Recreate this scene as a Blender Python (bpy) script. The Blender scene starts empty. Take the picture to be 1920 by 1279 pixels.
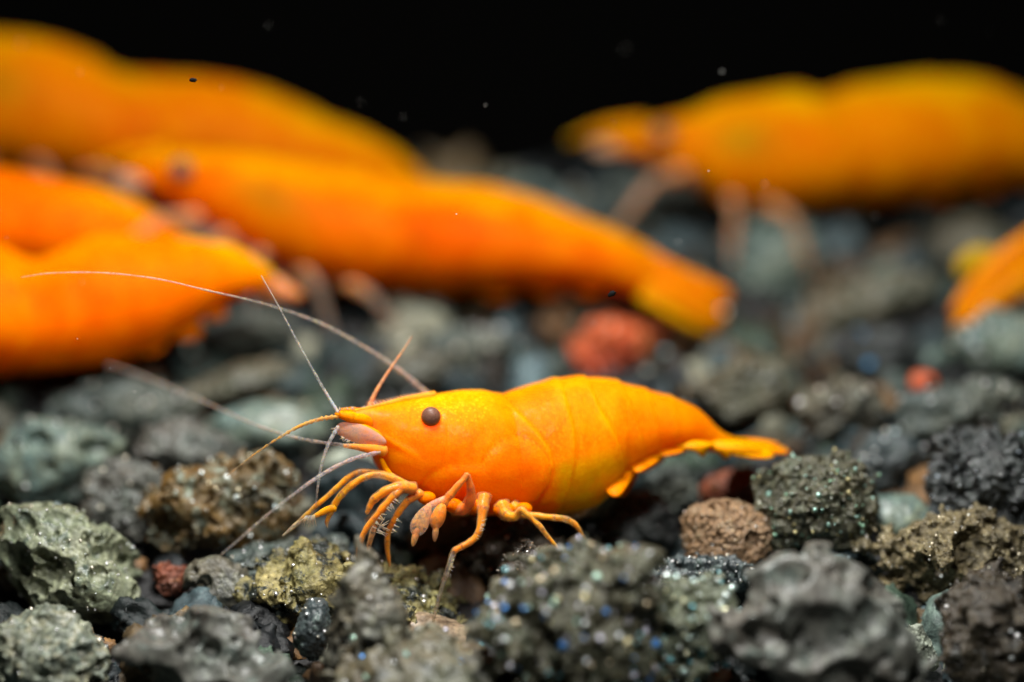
import bpy, bmesh, math, random
import numpy as np

random.seed(7); RNG = np.random.default_rng(7)
S = bpy.context.scene
COL = S.collection
S.unit_settings.scale_length = 0.01            # 1 unit = 1 cm: a macro view a few centimetres wide

# ------------------------------------------------------------------ camera
D, H, PITCH, FPX = 13.333, 2.54, math.radians(6.0), 1920 * 100 / 36
cam_d = bpy.data.cameras.new('camera'); cam = bpy.data.objects.new('camera', cam_d); COL.objects.link(cam)
cam_d.lens, cam_d.sensor_width, cam_d.clip_start, cam_d.clip_end = 100, 36, 0.5, 200
cam.location = (0, -D, H); cam.rotation_euler = (math.pi / 2 - PITCH, 0, 0)
cam_d.dof.use_dof = True; cam_d.dof.focus_distance = D * 1.0 / math.cos(PITCH) * 0.995
cam_d.dof.aperture_fstop = 0.1 / 0.72
S.camera = cam

# ------------------------------------------------------------------ world, lamps, exposure
W = bpy.data.worlds.new('World'); S.world = W; W.use_nodes = True
W.node_tree.nodes['Background'].inputs['Color'].default_value = (0.9, 0.95, 1.0, 1)
W.node_tree.nodes['Background'].inputs['Strength'].default_value = 0.0015
S.view_settings.view_transform = 'Standard'; S.view_settings.look = 'None'
S.view_settings.exposure = 0; S.view_settings.gamma = 1

def lamp(name, loc, target, size, power, color):
    d = bpy.data.lights.new(name, 'AREA'); d.shape = 'DISK'; d.size = size; d.energy = power; d.color = color
    o = bpy.data.objects.new(name, d); COL.objects.link(o); o.location = loc
    v = np.array(target, float) - np.array(loc, float)
    from mathutils import Vector
    o.rotation_euler = Vector(v).to_track_quat('-Z', 'Y').to_euler()
    return o
lamp('tank_lamp', (-0.8, -2.0, 7.4), (0, -0.3, 0.3), 1.1, 960, (1.0, 0.985, 0.95))
lamp('flash_lamp', (0.7, -4.2, 4.6), (0, -0.1, 0.4), 0.9, 250, (1.0, 0.98, 0.95))

S.render.engine = 'CYCLES'
S.cycles.use_denoising = True
S.cycles.max_bounces = 8
S.cycles.transparent_max_bounces = 16
S.cycles.sample_clamp_indirect = 6

# ------------------------------------------------------------------ geometry helpers
CAM = np.array([0, -D, H]); FW = np.array([0, math.cos(PITCH), -math.sin(PITCH)])
UP = np.array([0, math.sin(PITCH), math.cos(PITCH)]); RT = np.array([1.0, 0, 0])
def P(px, py, t=0.0):                          # the place at depth y = t that the photograph shows at (px, py)
    r = FW + RT * (px - 960) / FPX + UP * (639.5 - py) / FPX
    return CAM + r * ((t + D) / r[1])
def proj(p):
    v = np.asarray(p) - CAM
    d = v @ FW
    return 960 + FPX * (v @ RT) / d, 639.5 - FPX * (v @ UP) / d
def cm(px, t=0.0): return px / 400.0 * (D + t) / D
def ground_z(y): 
    y = np.asarray(y, float)
    return np.where(y < 5.2, 0.345 * y - 0.06, 0.345 * 5.2 - 0.06 - 0.25 * (y - 5.2))

def sst(a, b, x):
    t = np.clip((x - a) / (b - a), 0, 1); return t * t * (3 - 2 * t)

def vnoise(p, seed=0):
    p = np.asarray(p, float); i = np.floor(p).astype(np.int64); f = p - i
    u = f * f * f * (f * (f * 6 - 15) + 10)
    def h(dx, dy, dz):
        x = (i[:, 0] + dx) * 374761393 + (i[:, 1] + dy) * 668265263 + (i[:, 2] + dz) * 2147483647 + seed * 1013904223
        x = (x ^ (x >> 13)) * 1274126177 & 0xFFFFFFFF
        x = (x ^ (x >> 16)) * 2246822519 & 0xFFFFFFFF
        x = x ^ (x >> 15)
        return (x & 0xFFFF) / 32767.5 - 1.0
    def L(a, b, k): return a + (b - a) * k
    ux, uy, uz = u[:, 0], u[:, 1], u[:, 2]
    return L(L(L(h(0,0,0), h(1,0,0), ux), L(h(0,1,0), h(1,1,0), ux), uy),
             L(L(h(0,0,1), h(1,0,1), ux), L(h(0,1,1), h(1,1,1), ux), uy), uz)
def fbm(p, oct=4, seed=0, gain=0.5):
    a, s, r = 1.0, 1.0, 0
    for k in range(oct):
        r = r + a * vnoise(p * s + 17.3 * k, seed + k); a *= gain; s *= 2.03
    return r

ORG = {}
def thing(name, label, cat, loc, group=None):
    o = bpy.data.objects.new(name, None); COL.objects.link(o); o.location = loc; o.empty_display_size = 0.1
    o['label'] = label; o['category'] = cat
    if group: o['group'] = group
    ORG[o] = np.array(loc, float); return o
def mesh(name, V, F, mat, parent=None, smooth=True, attrs=None, loc=None, kind=None):
    V = np.asarray(V, float)
    org = ORG[parent] if parent is not None else (np.array(loc, float) if loc is not None else np.zeros(3))
    me = bpy.data.meshes.new(name)
    if isinstance(F, np.ndarray):
        F = F.astype(np.int32); n, k = F.shape
        me.vertices.add(len(V)); me.vertices.foreach_set('co', (V - org).astype(np.float32).ravel())
        me.loops.add(n * k); me.loops.foreach_set('vertex_index', F.ravel())
        me.polygons.add(n); me.polygons.foreach_set('loop_start', np.arange(0, n * k, k, dtype=np.int32))
        me.update(calc_edges=True); me.validate()
    else:
        me.from_pydata((V - org).tolist(), [], F)
    if smooth: me.polygons.foreach_set('use_smooth', np.ones(len(me.polygons), bool))
    for an, arr in (attrs or {}).items():
        arr = np.asarray(arr, np.float32)
        if arr.ndim == 1:
            a = me.attributes.new(an, 'FLOAT', 'POINT'); a.data.foreach_set('value', arr)
        else:
            if arr.shape[1] == 3: arr = np.hstack([arr, np.ones((len(arr), 1), np.float32)])
            a = me.attributes.new(an, 'FLOAT_COLOR', 'POINT'); a.data.foreach_set('color', arr.ravel())
    me.materials.append(mat)
    o = bpy.data.objects.new(name, me); COL.objects.link(o)
    if parent is not None: o.parent = parent
    else: o.location = org
    ORG[o] = org
    if kind: o['kind'] = kind
    return o
def tag(o, label, cat, group=None):
    o['label'] = label; o['category'] = cat
    if group: o['group'] = group
    return o

def catmull(pts, n):
    pts = np.asarray(pts, float)
    if len(pts) < 3:
        k = np.linspace(0, 1, n * (len(pts) - 1) + 1)[:, None]; return pts[0] * (1 - k) + pts[-1] * k
    q = np.vstack([2 * pts[0] - pts[1], pts, 2 * pts[-1] - pts[-2]]); out = []
    for i in range(len(pts) - 1):
        a, b, c, d = q[i:i + 4]
        for t in np.linspace(0, 1, n, endpoint=False):
            out.append(0.5 * (2 * b + (c - a) * t + (2 * a - 5 * b + 4 * c - d) * t * t + (3 * b - a - 3 * c + d) * t ** 3))
    out.append(pts[-1]); return np.array(out)

def tube(pts, sides=10, n=6, ripple=0.0, rfreq=40, flat=1.0):
    """pts rows: x y z r [extra...]; returns verts, quad/tri faces, extras per vert"""
    q = catmull(pts, n); c, r, ex = q[:, :3], np.maximum(q[:, 3], 0.0008), q[:, 4:]
    T = np.gradient(c, axis=0); T /= np.linalg.norm(T, axis=1)[:, None] + 1e-9
    s = np.concatenate([[0], np.cumsum(np.linalg.norm(np.diff(c, axis=0), axis=1))])
    if ripple: r = r * (1 + ripple * np.sin(s * rfreq))
    N = np.zeros_like(c); ref = np.array([0.13, -0.9, 0.4]); 
    n0 = ref - T[0] * (ref @ T[0]); N[0] = n0 / np.linalg.norm(n0)
    for i in range(1, len(c)):
        v = N[i - 1] - T[i] * (N[i - 1] @ T[i]); N[i] = v / (np.linalg.norm(v) + 1e-9)
    B = np.cross(T, N); a = np.linspace(0, 2 * math.pi, sides, endpoint=False)
    V = (c[:, None] + (N[:, None] * np.cos(a)[None, :, None] + flat * B[:, None] * np.sin(a)[None, :, None]) * r[:, None, None]).reshape(-1, 3)
    F = []; m = len(c)
    for i in range(m - 1):
        for j in range(sides):
            k = (j + 1) % sides
            F.append((i * sides + j, i * sides + k, (i + 1) * sides + k, (i + 1) * sides + j))
    V = np.vstack([V, c[:1] - T[:1] * r[0] * .6, c[-1:] + T[-1:] * r[-1] * .6])
    for j in range(sides):
        k = (j + 1) % sides
        F.append((m * sides, k, j)); F.append((m * sides + 1, (m - 1) * sides + j, (m - 1) * sides + k))
    E = np.vstack([np.repeat(ex, sides, axis=0), ex[:1], ex[-1:]]) if ex.shape[1] else None
    return V, F, E

class MB:
    def __init__(s): s.V, s.F, s.A, s.n = [], [], [], 0
    def add(s, V, F, a=None):
        s.V.append(np.asarray(V)); s.F += [tuple(int(i) + s.n for i in f) for f in F]; s.n += len(V)
        if a is not None: s.A.append(a)

def blade(base, direc, normal, length, width, thick, bend=0.0, nu=14, nv=8, shape=0.55, point=0.0):
    """thin closed leaf with real thickness; returns verts, faces, position along 0..1"""
    base, d, nn = (np.asarray(v, float) for v in (base, direc, normal))
    d = d / np.linalg.norm(d); nn = nn - d * (nn @ d); nn /= np.linalg.norm(nn); w = np.cross(d, nn)
    u = np.linspace(0, 1, nu); v = np.linspace(0, 2 * math.pi, nv * 2, endpoint=False)
    prof = (np.clip(u, 0, 1) ** shape) * np.clip(1.02 - u ** (3.2 - 2 * point), 0, 1) ** 0.6
    prof = prof / prof.max(); prof[0] = 0.3
    V = []; uu = []
    for i, k in enumerate(u):
        c = base + d * (length * k) + nn * (bend * length * k * k)
        for a in v:
            V.append(c + w * (math.cos(a) * width * .5 * prof[i]) + nn * (math.sin(a) * thick * .5 * max(.25, prof[i]))); uu.append(k)
    m = len(v); F = []
    for i in range(nu - 1):
        for j in range(m):
            F.append((i * m + j, i * m + (j + 1) % m, (i + 1) * m + (j + 1) % m, (i + 1) * m + j))
    F.append(tuple(range(m))[::-1]); F.append(tuple((nu - 1) * m + j for j in range(m)))
    return np.array(V), F, np.array(uu)

_ico = {}
def ico(n):
    if n not in _ico:
        b = bmesh.new(); bmesh.ops.create_icosphere(b, subdivisions=n, radius=1)
        V = np.array([v.co[:] for v in b.verts]); V /= np.linalg.norm(V, axis=1)[:, None]
        F = np.array([[v.index for v in f.verts] for f in b.faces]); b.free(); _ico[n] = (V, F)
    return _ico[n]

# ------------------------------------------------------------------ materials
def new_mat(name):
    m = bpy.data.materials.new(name); m.use_nodes = True; nt = m.node_tree
    return m, nt, nt.nodes['Principled BSDF'], nt.nodes['Material Output']
def N(nt, typ, **kw):
    n = nt.nodes.new(typ)
    for k, v in kw.items():
        if k in n.inputs: n.inputs[k].default_value = v
        else: setattr(n, k, v)
    return n
def mixc(nt, fac, a, b, blend='MIX'):
    n = nt.nodes.new('ShaderNodeMix'); n.data_type = 'RGBA'; n.blend_type = blend
    for sock, v in ((n.inputs[0], fac), (n.inputs[6], a), (n.inputs[7], b)):
        if hasattr(v, 'is_linked'): nt.links.new(v, sock)
        else: sock.default_value = v if not isinstance(v, tuple) or len(v) == 4 else (*v, 1)
    return n.outputs[2]
def ramp(nt, src, stops):
    r = nt.nodes.new('ShaderNodeValToRGB'); nt.links.new(src, r.inputs[0]); e = r.color_ramp.elements
    while len(e) < len(stops): e.new(0.5)
    for el, (p, c) in zip(e, stops): el.position = p; el.color = (*c, 1) if len(c) == 3 else c
    return r.outputs[0]

def shell_mat(name, sss=0.28, rough=0.5, spec=.04, coat=.06, speck=True, fine=30):
    m, nt, b, out = new_mat(name); L = nt.links.new
    tc = N(nt, 'ShaderNodeTexCoord'); at = N(nt, 'ShaderNodeAttribute', attribute_name='Col')
    n1 = N(nt, 'ShaderNodeTexNoise', Scale=7.0, Detail=6.0, Roughness=.6); L(tc.outputs['Object'], n1.inputs['Vector'])
    var = ramp(nt, n1.outputs[0], [(0.3, (0.84, 0.66, 0.6)), (0.7, (1.0, 1.14, 1.2))])
    c = mixc(nt, 0.8, at.outputs['Color'], var, 'MULTIPLY')
    vo = N(nt, 'ShaderNodeTexVoronoi', Scale=62.0); L(tc.outputs['Object'], vo.inputs['Vector'])
    dots = ramp(nt, vo.outputs['Distance'], [(0.12, (1, 1, 1)), (0.42, (0, 0, 0))])
    dotf = N(nt, 'ShaderNodeMath', operation='MULTIPLY'); L(dots, dotf.inputs[0])
    if speck:
        sp = N(nt, 'ShaderNodeAttribute', attribute_name='speck'); L(sp.outputs['Fac'], dotf.inputs[1])
    else: dotf.inputs[1].default_value = 0.12
    c = mixc(nt, dotf.outputs[0], c, (1.0, 0.52, 0.01))
    # chromatophore grain, finer than the eye can count
    vo2 = N(nt, 'ShaderNodeTexVoronoi', Scale=120.0); L(tc.outputs['Object'], vo2.inputs['Vector'])
    g = ramp(nt, vo2.outputs['Distance'], [(0.2, (0.92, 0.8, 0.7)), (0.6, (1, 1.04, 1.05))])
    c = mixc(nt, 0.7, c, g, 'MULTIPLY')
    L(c, b.inputs['Base Color'])
    b.inputs['Subsurface Weight'].default_value = 1.0
    b.inputs['Subsurface Radius'].default_value = (1.0, 0.55, 0.12); b.inputs['Subsurface Scale'].default_value = sss
    b.inputs['Roughness'].default_value = rough; b.inputs['Specular IOR Level'].default_value = spec
    b.inputs['Coat Weight'].default_value = coat; b.inputs['Coat Roughness'].default_value = .10; b.inputs['Coat IOR'].default_value = 1.25
    bp = N(nt, 'ShaderNodeBump', Strength=0.30, Distance=0.012)
    n2 = N(nt, 'ShaderNodeTexNoise', Scale=float(fine), Detail=5.0); L(tc.outputs['Object'], n2.inputs['Vector'])
    L(n2.outputs[0], bp.inputs['Height']); L(bp.outputs[0], b.inputs['Normal']); L(bp.outputs[0], b.inputs['Coat Normal'])
    return m

def limb_mat(name, trans=0.95, sss=.012, thin=False):
    """orange limb or fin that turns glass clear where the attribute 'clear' is high"""
    m, nt, b, out = new_mat(name); L = nt.links.new
    tc = N(nt, 'ShaderNodeTexCoord'); at = N(nt, 'ShaderNodeAttribute', attribute_name='Col')
    n1 = N(nt, 'ShaderNodeTexNoise', Scale=46.0, Detail=5.0, Roughness=.65); L(tc.outputs['Object'], n1.inputs['Vector'])
    n0 = N(nt, 'ShaderNodeTexNoise', Scale=14.0, Detail=4.0); L(tc.outputs['Object'], n0.inputs['Vector'])
    c = mixc(nt, 0.85, at.outputs['Color'], ramp(nt, n1.outputs[0], [(0.33, (.80, .68, .4)), (.62, (1.02, 1.12, 1.5))]), 'MULTIPLY')
    c = mixc(nt, .7, c, ramp(nt, n0.outputs[0], [(.35, (.85, 1.05, 1.0)), (.65, (1.05, .82, .8))]), 'MULTIPLY')
    L(c, b.inputs['Base Color'])
    if not thin:
        b.inputs['Subsurface Weight'].default_value = .9; b.inputs['Subsurface Radius'].default_value = (1, .6, .2); b.inputs['Subsurface Scale'].default_value = sss
    b.inputs['Roughness'].default_value = .36; b.inputs['Specular IOR Level'].default_value = .16
    body = b.outputs[0]
    if thin:
        tl = N(nt, 'ShaderNodeBsdfTranslucent'); L(c, tl.inputs[0]); mt = N(nt, 'ShaderNodeMixShader'); mt.inputs[0].default_value = .5
        L(b.outputs[0], mt.inputs[1]); L(tl.outputs[0], mt.inputs[2]); body = mt.outputs[0]
    tr = N(nt, 'ShaderNodeBsdfTransparent'); tr.inputs[0].default_value = (.97, .96, .94, 1)
    cl = N(nt, 'ShaderNodeBsdfPrincipled', Roughness=.15); cl.inputs['Specular IOR Level'].default_value = .55
    L(mixc(nt, .8, c, (.62, .60, .56)), cl.inputs['Base Color'])
    fr = N(nt, 'ShaderNodeLayerWeight', Blend=.3)
    fm = N(nt, 'ShaderNodeMath', operation='MULTIPLY_ADD', use_clamp=True); L(fr.outputs['Facing'], fm.inputs[0]); fm.inputs[1].default_value = -.5; fm.inputs[2].default_value = trans
    mx = N(nt, 'ShaderNodeMixShader'); L(fm.outputs[0], mx.inputs[0]); L(cl.outputs[0], mx.inputs[1]); L(tr.outputs[0], mx.inputs[2])
    ca = N(nt, 'ShaderNodeAttribute', attribute_name='clear'); cf = N(nt, 'ShaderNodeMath', operation='ADD', use_clamp=True)
    L(ca.outputs['Fac'], cf.inputs[0])
    cn = N(nt, 'ShaderNodeMath', operation='MULTIPLY_ADD'); L(n1.outputs[0], cn.inputs[0]); cn.inputs[1].default_value = 2.4; cn.inputs[2].default_value = -1.15
    L(cn.outputs[0], cf.inputs[1])
    m2 = N(nt, 'ShaderNodeMixShader'); L(cf.outputs[0], m2.inputs[0]); L(body, m2.inputs[1]); L(mx.outputs[0], m2.inputs[2])
    L(m2.outputs[0], out.inputs[0])
    bp = N(nt, 'ShaderNodeBump', Strength=.35, Distance=.008); L(n1.outputs[0], bp.inputs['Height']); L(bp.outputs[0], b.inputs['Normal']); L(bp.outputs[0], cl.inputs['Normal'])
    return m

def plain(name, col, rough=.5, spec=.4, sss=0, metallic=0):
    m, nt, b, out = new_mat(name); b.inputs['Base Color'].default_value = (*col, 1); b.inputs['Roughness'].default_value = rough
    b.inputs['Specular IOR Level'].default_value = spec; b.inputs['Metallic'].default_value = metallic
    if sss: b.inputs['Subsurface Weight'].default_value = 1; b.inputs['Subsurface Scale'].default_value = sss
    return m

M_SHELL = shell_mat('orange_shell'); M_SHELL_PLAIN = shell_mat('orange_shell_plain', sss=0.30, spec=.012, coat=0, speck=False)
M_LIMB = limb_mat('orange_limb')
def glass_skin():
    m, nt, b, out = new_mat('clear_cuticle'); L = nt.links.new
    b.inputs['Base Color'].default_value = (.90, .56, .22, 1); b.inputs['Roughness'].default_value = .14; b.inputs['Specular IOR Level'].default_value = .7
    tr = N(nt, 'ShaderNodeBsdfTransparent'); tr.inputs[0].default_value = (.98, .97, .95, 1)
    tc = N(nt, 'ShaderNodeTexCoord'); n1 = N(nt, 'ShaderNodeTexNoise', Scale=60.0, Detail=3.0); L(tc.outputs['Object'], n1.inputs['Vector'])
    bp = N(nt, 'ShaderNodeBump', Strength=.4, Distance=.006); L(n1.outputs[0], bp.inputs['Height']); L(bp.outputs[0], b.inputs['Normal'])
    fr = N(nt, 'ShaderNodeLayerWeight', Blend=.36); fm = N(nt, 'ShaderNodeMath', operation='MULTIPLY_ADD', use_clamp=True)
    L(fr.outputs['Facing'], fm.inputs[0]); fm.inputs[1].default_value = -.38; fm.inputs[2].default_value = .97
    mx = N(nt, 'ShaderNodeMixShader'); L(fm.outputs[0], mx.inputs[0]); L(b.outputs[0], mx.inputs[1]); L(tr.outputs[0], mx.inputs[2]); L(mx.outputs[0], out.inputs[0])
    return m
M_SKIN = glass_skin()
M_FIN = limb_mat('thin_fin', .85, thin=True)
M_SMALL = shell_mat('orange_shell_small', sss=.02, speck=False)
def eye_mat():
    m, nt, b, out = new_mat('brown_eye'); L = nt.links.new
    tc = N(nt, 'ShaderNodeTexCoord'); vo = N(nt, 'ShaderNodeTexVoronoi', Scale=160.0); L(tc.outputs['Object'], vo.inputs['Vector'])
    L(ramp(nt, vo.outputs['Distance'], [(.1, (.10, .042, .026)), (.6, (.19, .085, .055))]), b.inputs['Base Color'])
    b.inputs['Roughness'].default_value = .42; b.inputs['Specular IOR Level'].default_value = .3
    return m
M_EYE = eye_mat()

def stone_mat(name, c1, c2, c3, s1=2.5, spots=0.5, bump=.5, fine=38, rough=.6, spec=.5, tone=.7):
    m, nt, b, out = new_mat(name); L = nt.links.new
    tc = N(nt, 'ShaderNodeTexCoord'); v = tc.outputs['Object']
    n1 = N(nt, 'ShaderNodeTexNoise', Scale=s1, Detail=8.0, Roughness=.65); L(v, n1.inputs['Vector'])
    n2 = N(nt, 'ShaderNodeTexNoise', Scale=s1 * 3.1, Detail=6.0, Roughness=.7, Distortion=.6); L(v, n2.inputs['Vector'])
    n3 = N(nt, 'ShaderNodeTexNoise', Scale=float(fine), Detail=4.0, Roughness=.7); L(v, n3.inputs['Vector'])
    c = mixc(nt, ramp(nt, n1.outputs[0], [(.38, (0, 0, 0)), (.62, (1, 1, 1))]), c1, c2)
    c = mixc(nt, ramp(nt, n2.outputs[0], [(.66 - .3 * spots, (0, 0, 0)), (.76 - .3 * spots, (1, 1, 1))]), c, c3)
    c = mixc(nt, .85, c, ramp(nt, n3.outputs[0], [(.3, (.28, .28, .28)), (.52, (.8, .8, .8)), (.72, (1.6, 1.58, 1.5))]), 'MULTIPLY')
    c = mixc(nt, 1.0, c, (tone * .98, tone * 1.03, tone * .93), 'MULTIPLY')
    L(c, b.inputs['Base Color'])
    L(ramp(nt, n2.outputs[0], [(.3, (rough + .1,) * 3), (.62, (max(.12, rough - .32),) * 3)]), b.inputs['Roughness'])
    b.inputs['Specular IOR Level'].default_value = spec
    bp = N(nt, 'ShaderNodeBump', Strength=bump, Distance=.02); L(n3.outputs[0], bp.inputs['Height'])
    vo = N(nt, 'ShaderNodeTexVoronoi', Scale=fine * 1.3); L(v, vo.inputs['Vector'])
    bp2 = N(nt, 'ShaderNodeBump', Strength=bump * .6, Distance=.012); L(vo.outputs['Distance'], bp2.inputs['Height']); L(bp.outputs[0], bp2.inputs['Normal'])
    L(bp2.outputs[0], b.inputs['Normal'])
    return m

# ------------------------------------------------------------------ setting: gravel bed and dark back wall
def bed_mat():
    m, nt, b, out = new_mat('dark_bed'); L = nt.links.new
    at = N(nt, 'ShaderNodeAttribute', attribute_name='Col'); tc = N(nt, 'ShaderNodeTexCoord')
    n = N(nt, 'ShaderNodeTexNoise', Scale=14.0, Detail=7.0, Roughness=.7); L(tc.outputs['Object'], n.inputs['Vector'])
    c = mixc(nt, .9, at.outputs['Color'], ramp(nt, n.outputs[0], [(.3, (.2, .2, .21)), (.52, (.8, .8, .8)), (.7, (2.0, 1.95, 1.8))]), 'MULTIPLY')
    L(c, b.inputs['Base Color']); b.inputs['Roughness'].default_value = .42; b.inputs['Specular IOR Level'].default_value = .5
    bp = N(nt, 'ShaderNodeBump', Strength=.6, Distance=.03); L(n.outputs[0], bp.inputs['Height']); L(bp.outputs[0], b.inputs['Normal'])
    return m
M_BED = bed_mat()
gx, gy = np.meshgrid(np.linspace(-9, 9, 140), np.linspace(-5, 11, 130)); sh = gx.shape
gp = np.stack([gx.ravel(), gy.ravel(), np.zeros(gx.size)], 1)
gz = ground_z(gp[:, 1]) - 0.24 + 0.07 * fbm(gp * 1.6, 4, 3)
gp[:, 2] = gz
idx = np.arange(gx.size).reshape(sh)
gf = np.stack([idx[:-1, :-1], idx[:-1, 1:], idx[1:, 1:], idx[1:, :-1]], -1).reshape(-1, 4)
g = mesh('ground', gp, gf, M_BED, attrs={'Col': np.tile([.035, .035, .036], (len(gp), 1))}, kind='structure')
wall = plain('black_wall', (.0035, .0034, .003), .8, .02)
wv = [(-14, 12, -3), (14, 12, -3), (14, 12, 9), (-14, 12, 9), (-14, 12.4, -3), (14, 12.4, -3), (14, 12.4, 9), (-14, 12.4, 9)]
mesh('back_wall', wv, [(0, 1, 2, 3), (7, 6, 5, 4), (3, 2, 6, 7), (0, 4, 5, 1), (1, 5, 6, 2), (0, 3, 7, 4)], wall, smooth=False, kind='structure')

# ------------------------------------------------------------------ stones
def surface_nets(f, o, h):
    """quads on the zero level of the grid f (negative inside)"""
    g = f < 0; nx, ny, nz = f.shape
    cnt = sum(g[a:nx - 1 + a, b:ny - 1 + b, c:nz - 1 + c].astype(np.int8) for a in (0, 1) for b in (0, 1) for c in (0, 1))
    act = (cnt > 0) & (cnt < 8); I = np.argwhere(act); ids = np.full(act.shape, -1, np.int64); ids[act] = np.arange(len(I))
    acc = np.zeros((len(I), 3)); num = np.zeros(len(I))
    for ax in range(3):
        u, v = [k for k in range(3) if k != ax]
        for du in (0, 1):
            for dv in (0, 1):
                d = np.zeros(3, int); d[u] = du; d[v] = dv; e = d.copy(); e[ax] = 1
                A, B = I + d, I + e
                fa, fb = f[A[:, 0], A[:, 1], A[:, 2]], f[B[:, 0], B[:, 1], B[:, 2]]
                m = (fa < 0) != (fb < 0); t = fa[m] / (fa[m] - fb[m])
                p = A[m].astype(float); p[:, ax] += t; acc[m] += p; num[m] += 1
    V = o + h * acc / num[:, None]; Q = []
    for ax in range(3):
        u, v = (ax + 1) % 3, (ax + 2) % 3
        lo = [slice(1, -1)] * 3; lo[ax] = slice(0, -1); hi = list(lo); hi[ax] = slice(1, None)
        ga, gb = g[tuple(lo)], g[tuple(hi)]; E = np.argwhere(ga != gb); fl = ga[ga != gb]
        E = E + np.array([0 if k == ax else 1 for k in range(3)])
        du = np.zeros(3, int); du[u] = 1; dv = np.zeros(3, int); dv[v] = 1
        c = [ids[tuple((E - a).T)] for a in (du + dv, dv, 0 * du, du)]
        q = np.stack(c, 1); q[~fl] = q[~fl][:, ::-1]; Q.append(q)
    Q = np.vstack(Q); return V, Q[(Q >= 0).all(1)]

def stone_shape(ax, lod, seed, facets=7, lump=.22, pits=(), grit=.03, gritf=9, crag=0.0, roll=0.0, taper=0.0):
    """ax: three half sizes; pits: (count, min r, max r, depth) in units of the mean half size"""
    r = np.random.default_rng(seed); ax = np.array(ax, float); mean = ax.mean(); NN = {8: 140, 7: 100, 6: 58, 5: 30, 4: 15, 3: 10}[lod]
    ext = ax * 1.22 + .02 * mean; h = 2 * ext.max() / NN; n = np.ceil(2 * ext / h).astype(int) + 3
    o = -h * (n - 1) / 2; G = np.stack(np.meshgrid(*[o[k] + h * np.arange(n[k]) for k in range(3)], indexing='ij'), -1)
    p = G.reshape(-1, 3)
    if taper: p = p.copy(); p[:, :2] /= np.clip(1 - taper * p[:, 2:3] / ax[2], .25, 2)
    rad = np.linalg.norm(p / ax, axis=1); U = p / ax / np.maximum(rad, 1e-6)[:, None]
    f = (rad - 1) * mean * .95
    near = np.abs(f) < .5 * mean
    f[near] -= lump * mean * fbm(p[near] / mean * 1.25 + r.uniform(-50, 50, 3), 3, seed)
    for k in range(facets):                    # broken faces
        nn = r.normal(size=3); nn /= np.linalg.norm(nn); d = r.uniform(.66, .95)
        pl = (U @ nn * rad - d) * mean * .9; kk = .05 * mean
        f = np.maximum(f, pl) + np.maximum(kk - np.abs(f - pl), 0) ** 2 / (4 * kk)
    if crag:
        near = np.abs(f) < crag * mean * .9 + 2 * h; q = p[near] / mean * 2.6 + seed
        f[near] += crag * mean * (.42 - np.abs(fbm(q, 3, seed + 7)) * .9) * .8
    f = f.reshape(n)
    for (cnt, r0, r1, dp) in pits:
        C = np.argwhere(np.abs(f) < h * .8)
        for k in range(cnt):
            ci = C[r.integers(len(C))]; a = mean * (r0 + (r1 - r0) * r.random() ** 1.25); st = 1 + r.uniform(-.28, .28, 3)
            c = o + h * ci; out = c / ax; out /= np.linalg.norm(out) + 1e-9; c = c + out * a * (.75 - dp)
            if a < 1.1 * h: continue
            m = int(a / h / .7) + 2; sl = tuple(slice(max(0, ci[q] - m - 2), ci[q] + m + 3) for q in range(3))
            d = (1 - np.sqrt((((G[sl] - c) / st) ** 2).sum(-1)) / a) * a; cur = f[sl]; kk = min(.16 * a, 1.2 * h)
            f[sl] = np.maximum(cur, d) + np.maximum(kk - np.abs(cur - d), 0) ** 2 / (4 * kk)
    f = f.reshape(-1); near = np.abs(f) < grit * mean * 1.6 + 1.5 * h
    f[near] += grit * mean * fbm(p[near] / mean * gritf + seed, 4, seed + 31, .66)
    f = f.reshape(n)
    for k in range(3):                         # keep the skin closed at the grid border
        s0 = [slice(None)] * 3; s0[k] = 0; f[tuple(s0)] = np.maximum(f[tuple(s0)], h); s0[k] = -1; f[tuple(s0)] = np.maximum(f[tuple(s0)], h)
    V, F = surface_nets(f, o, h)
    a, b, c = V[F[:, 1]] - V[F[:, 0]], V[F[:, 2]] - V[F[:, 0]], None
    fn = np.cross(V[F[:, 2]] - V[F[:, 0]], V[F[:, 3]] - V[F[:, 1]]); Nn = np.zeros_like(V)
    for k in range(4): np.add.at(Nn, F[:, k], fn)
    Nn /= np.linalg.norm(Nn, axis=1)[:, None] + 1e-12
    if roll:
        c, s = math.cos(roll), math.sin(roll); R = np.array([[c, 0, s], [0, 1, 0], [-s, 0, c]]).T; V = V @ R; Nn = Nn @ R
    return V, F, Nn

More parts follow.
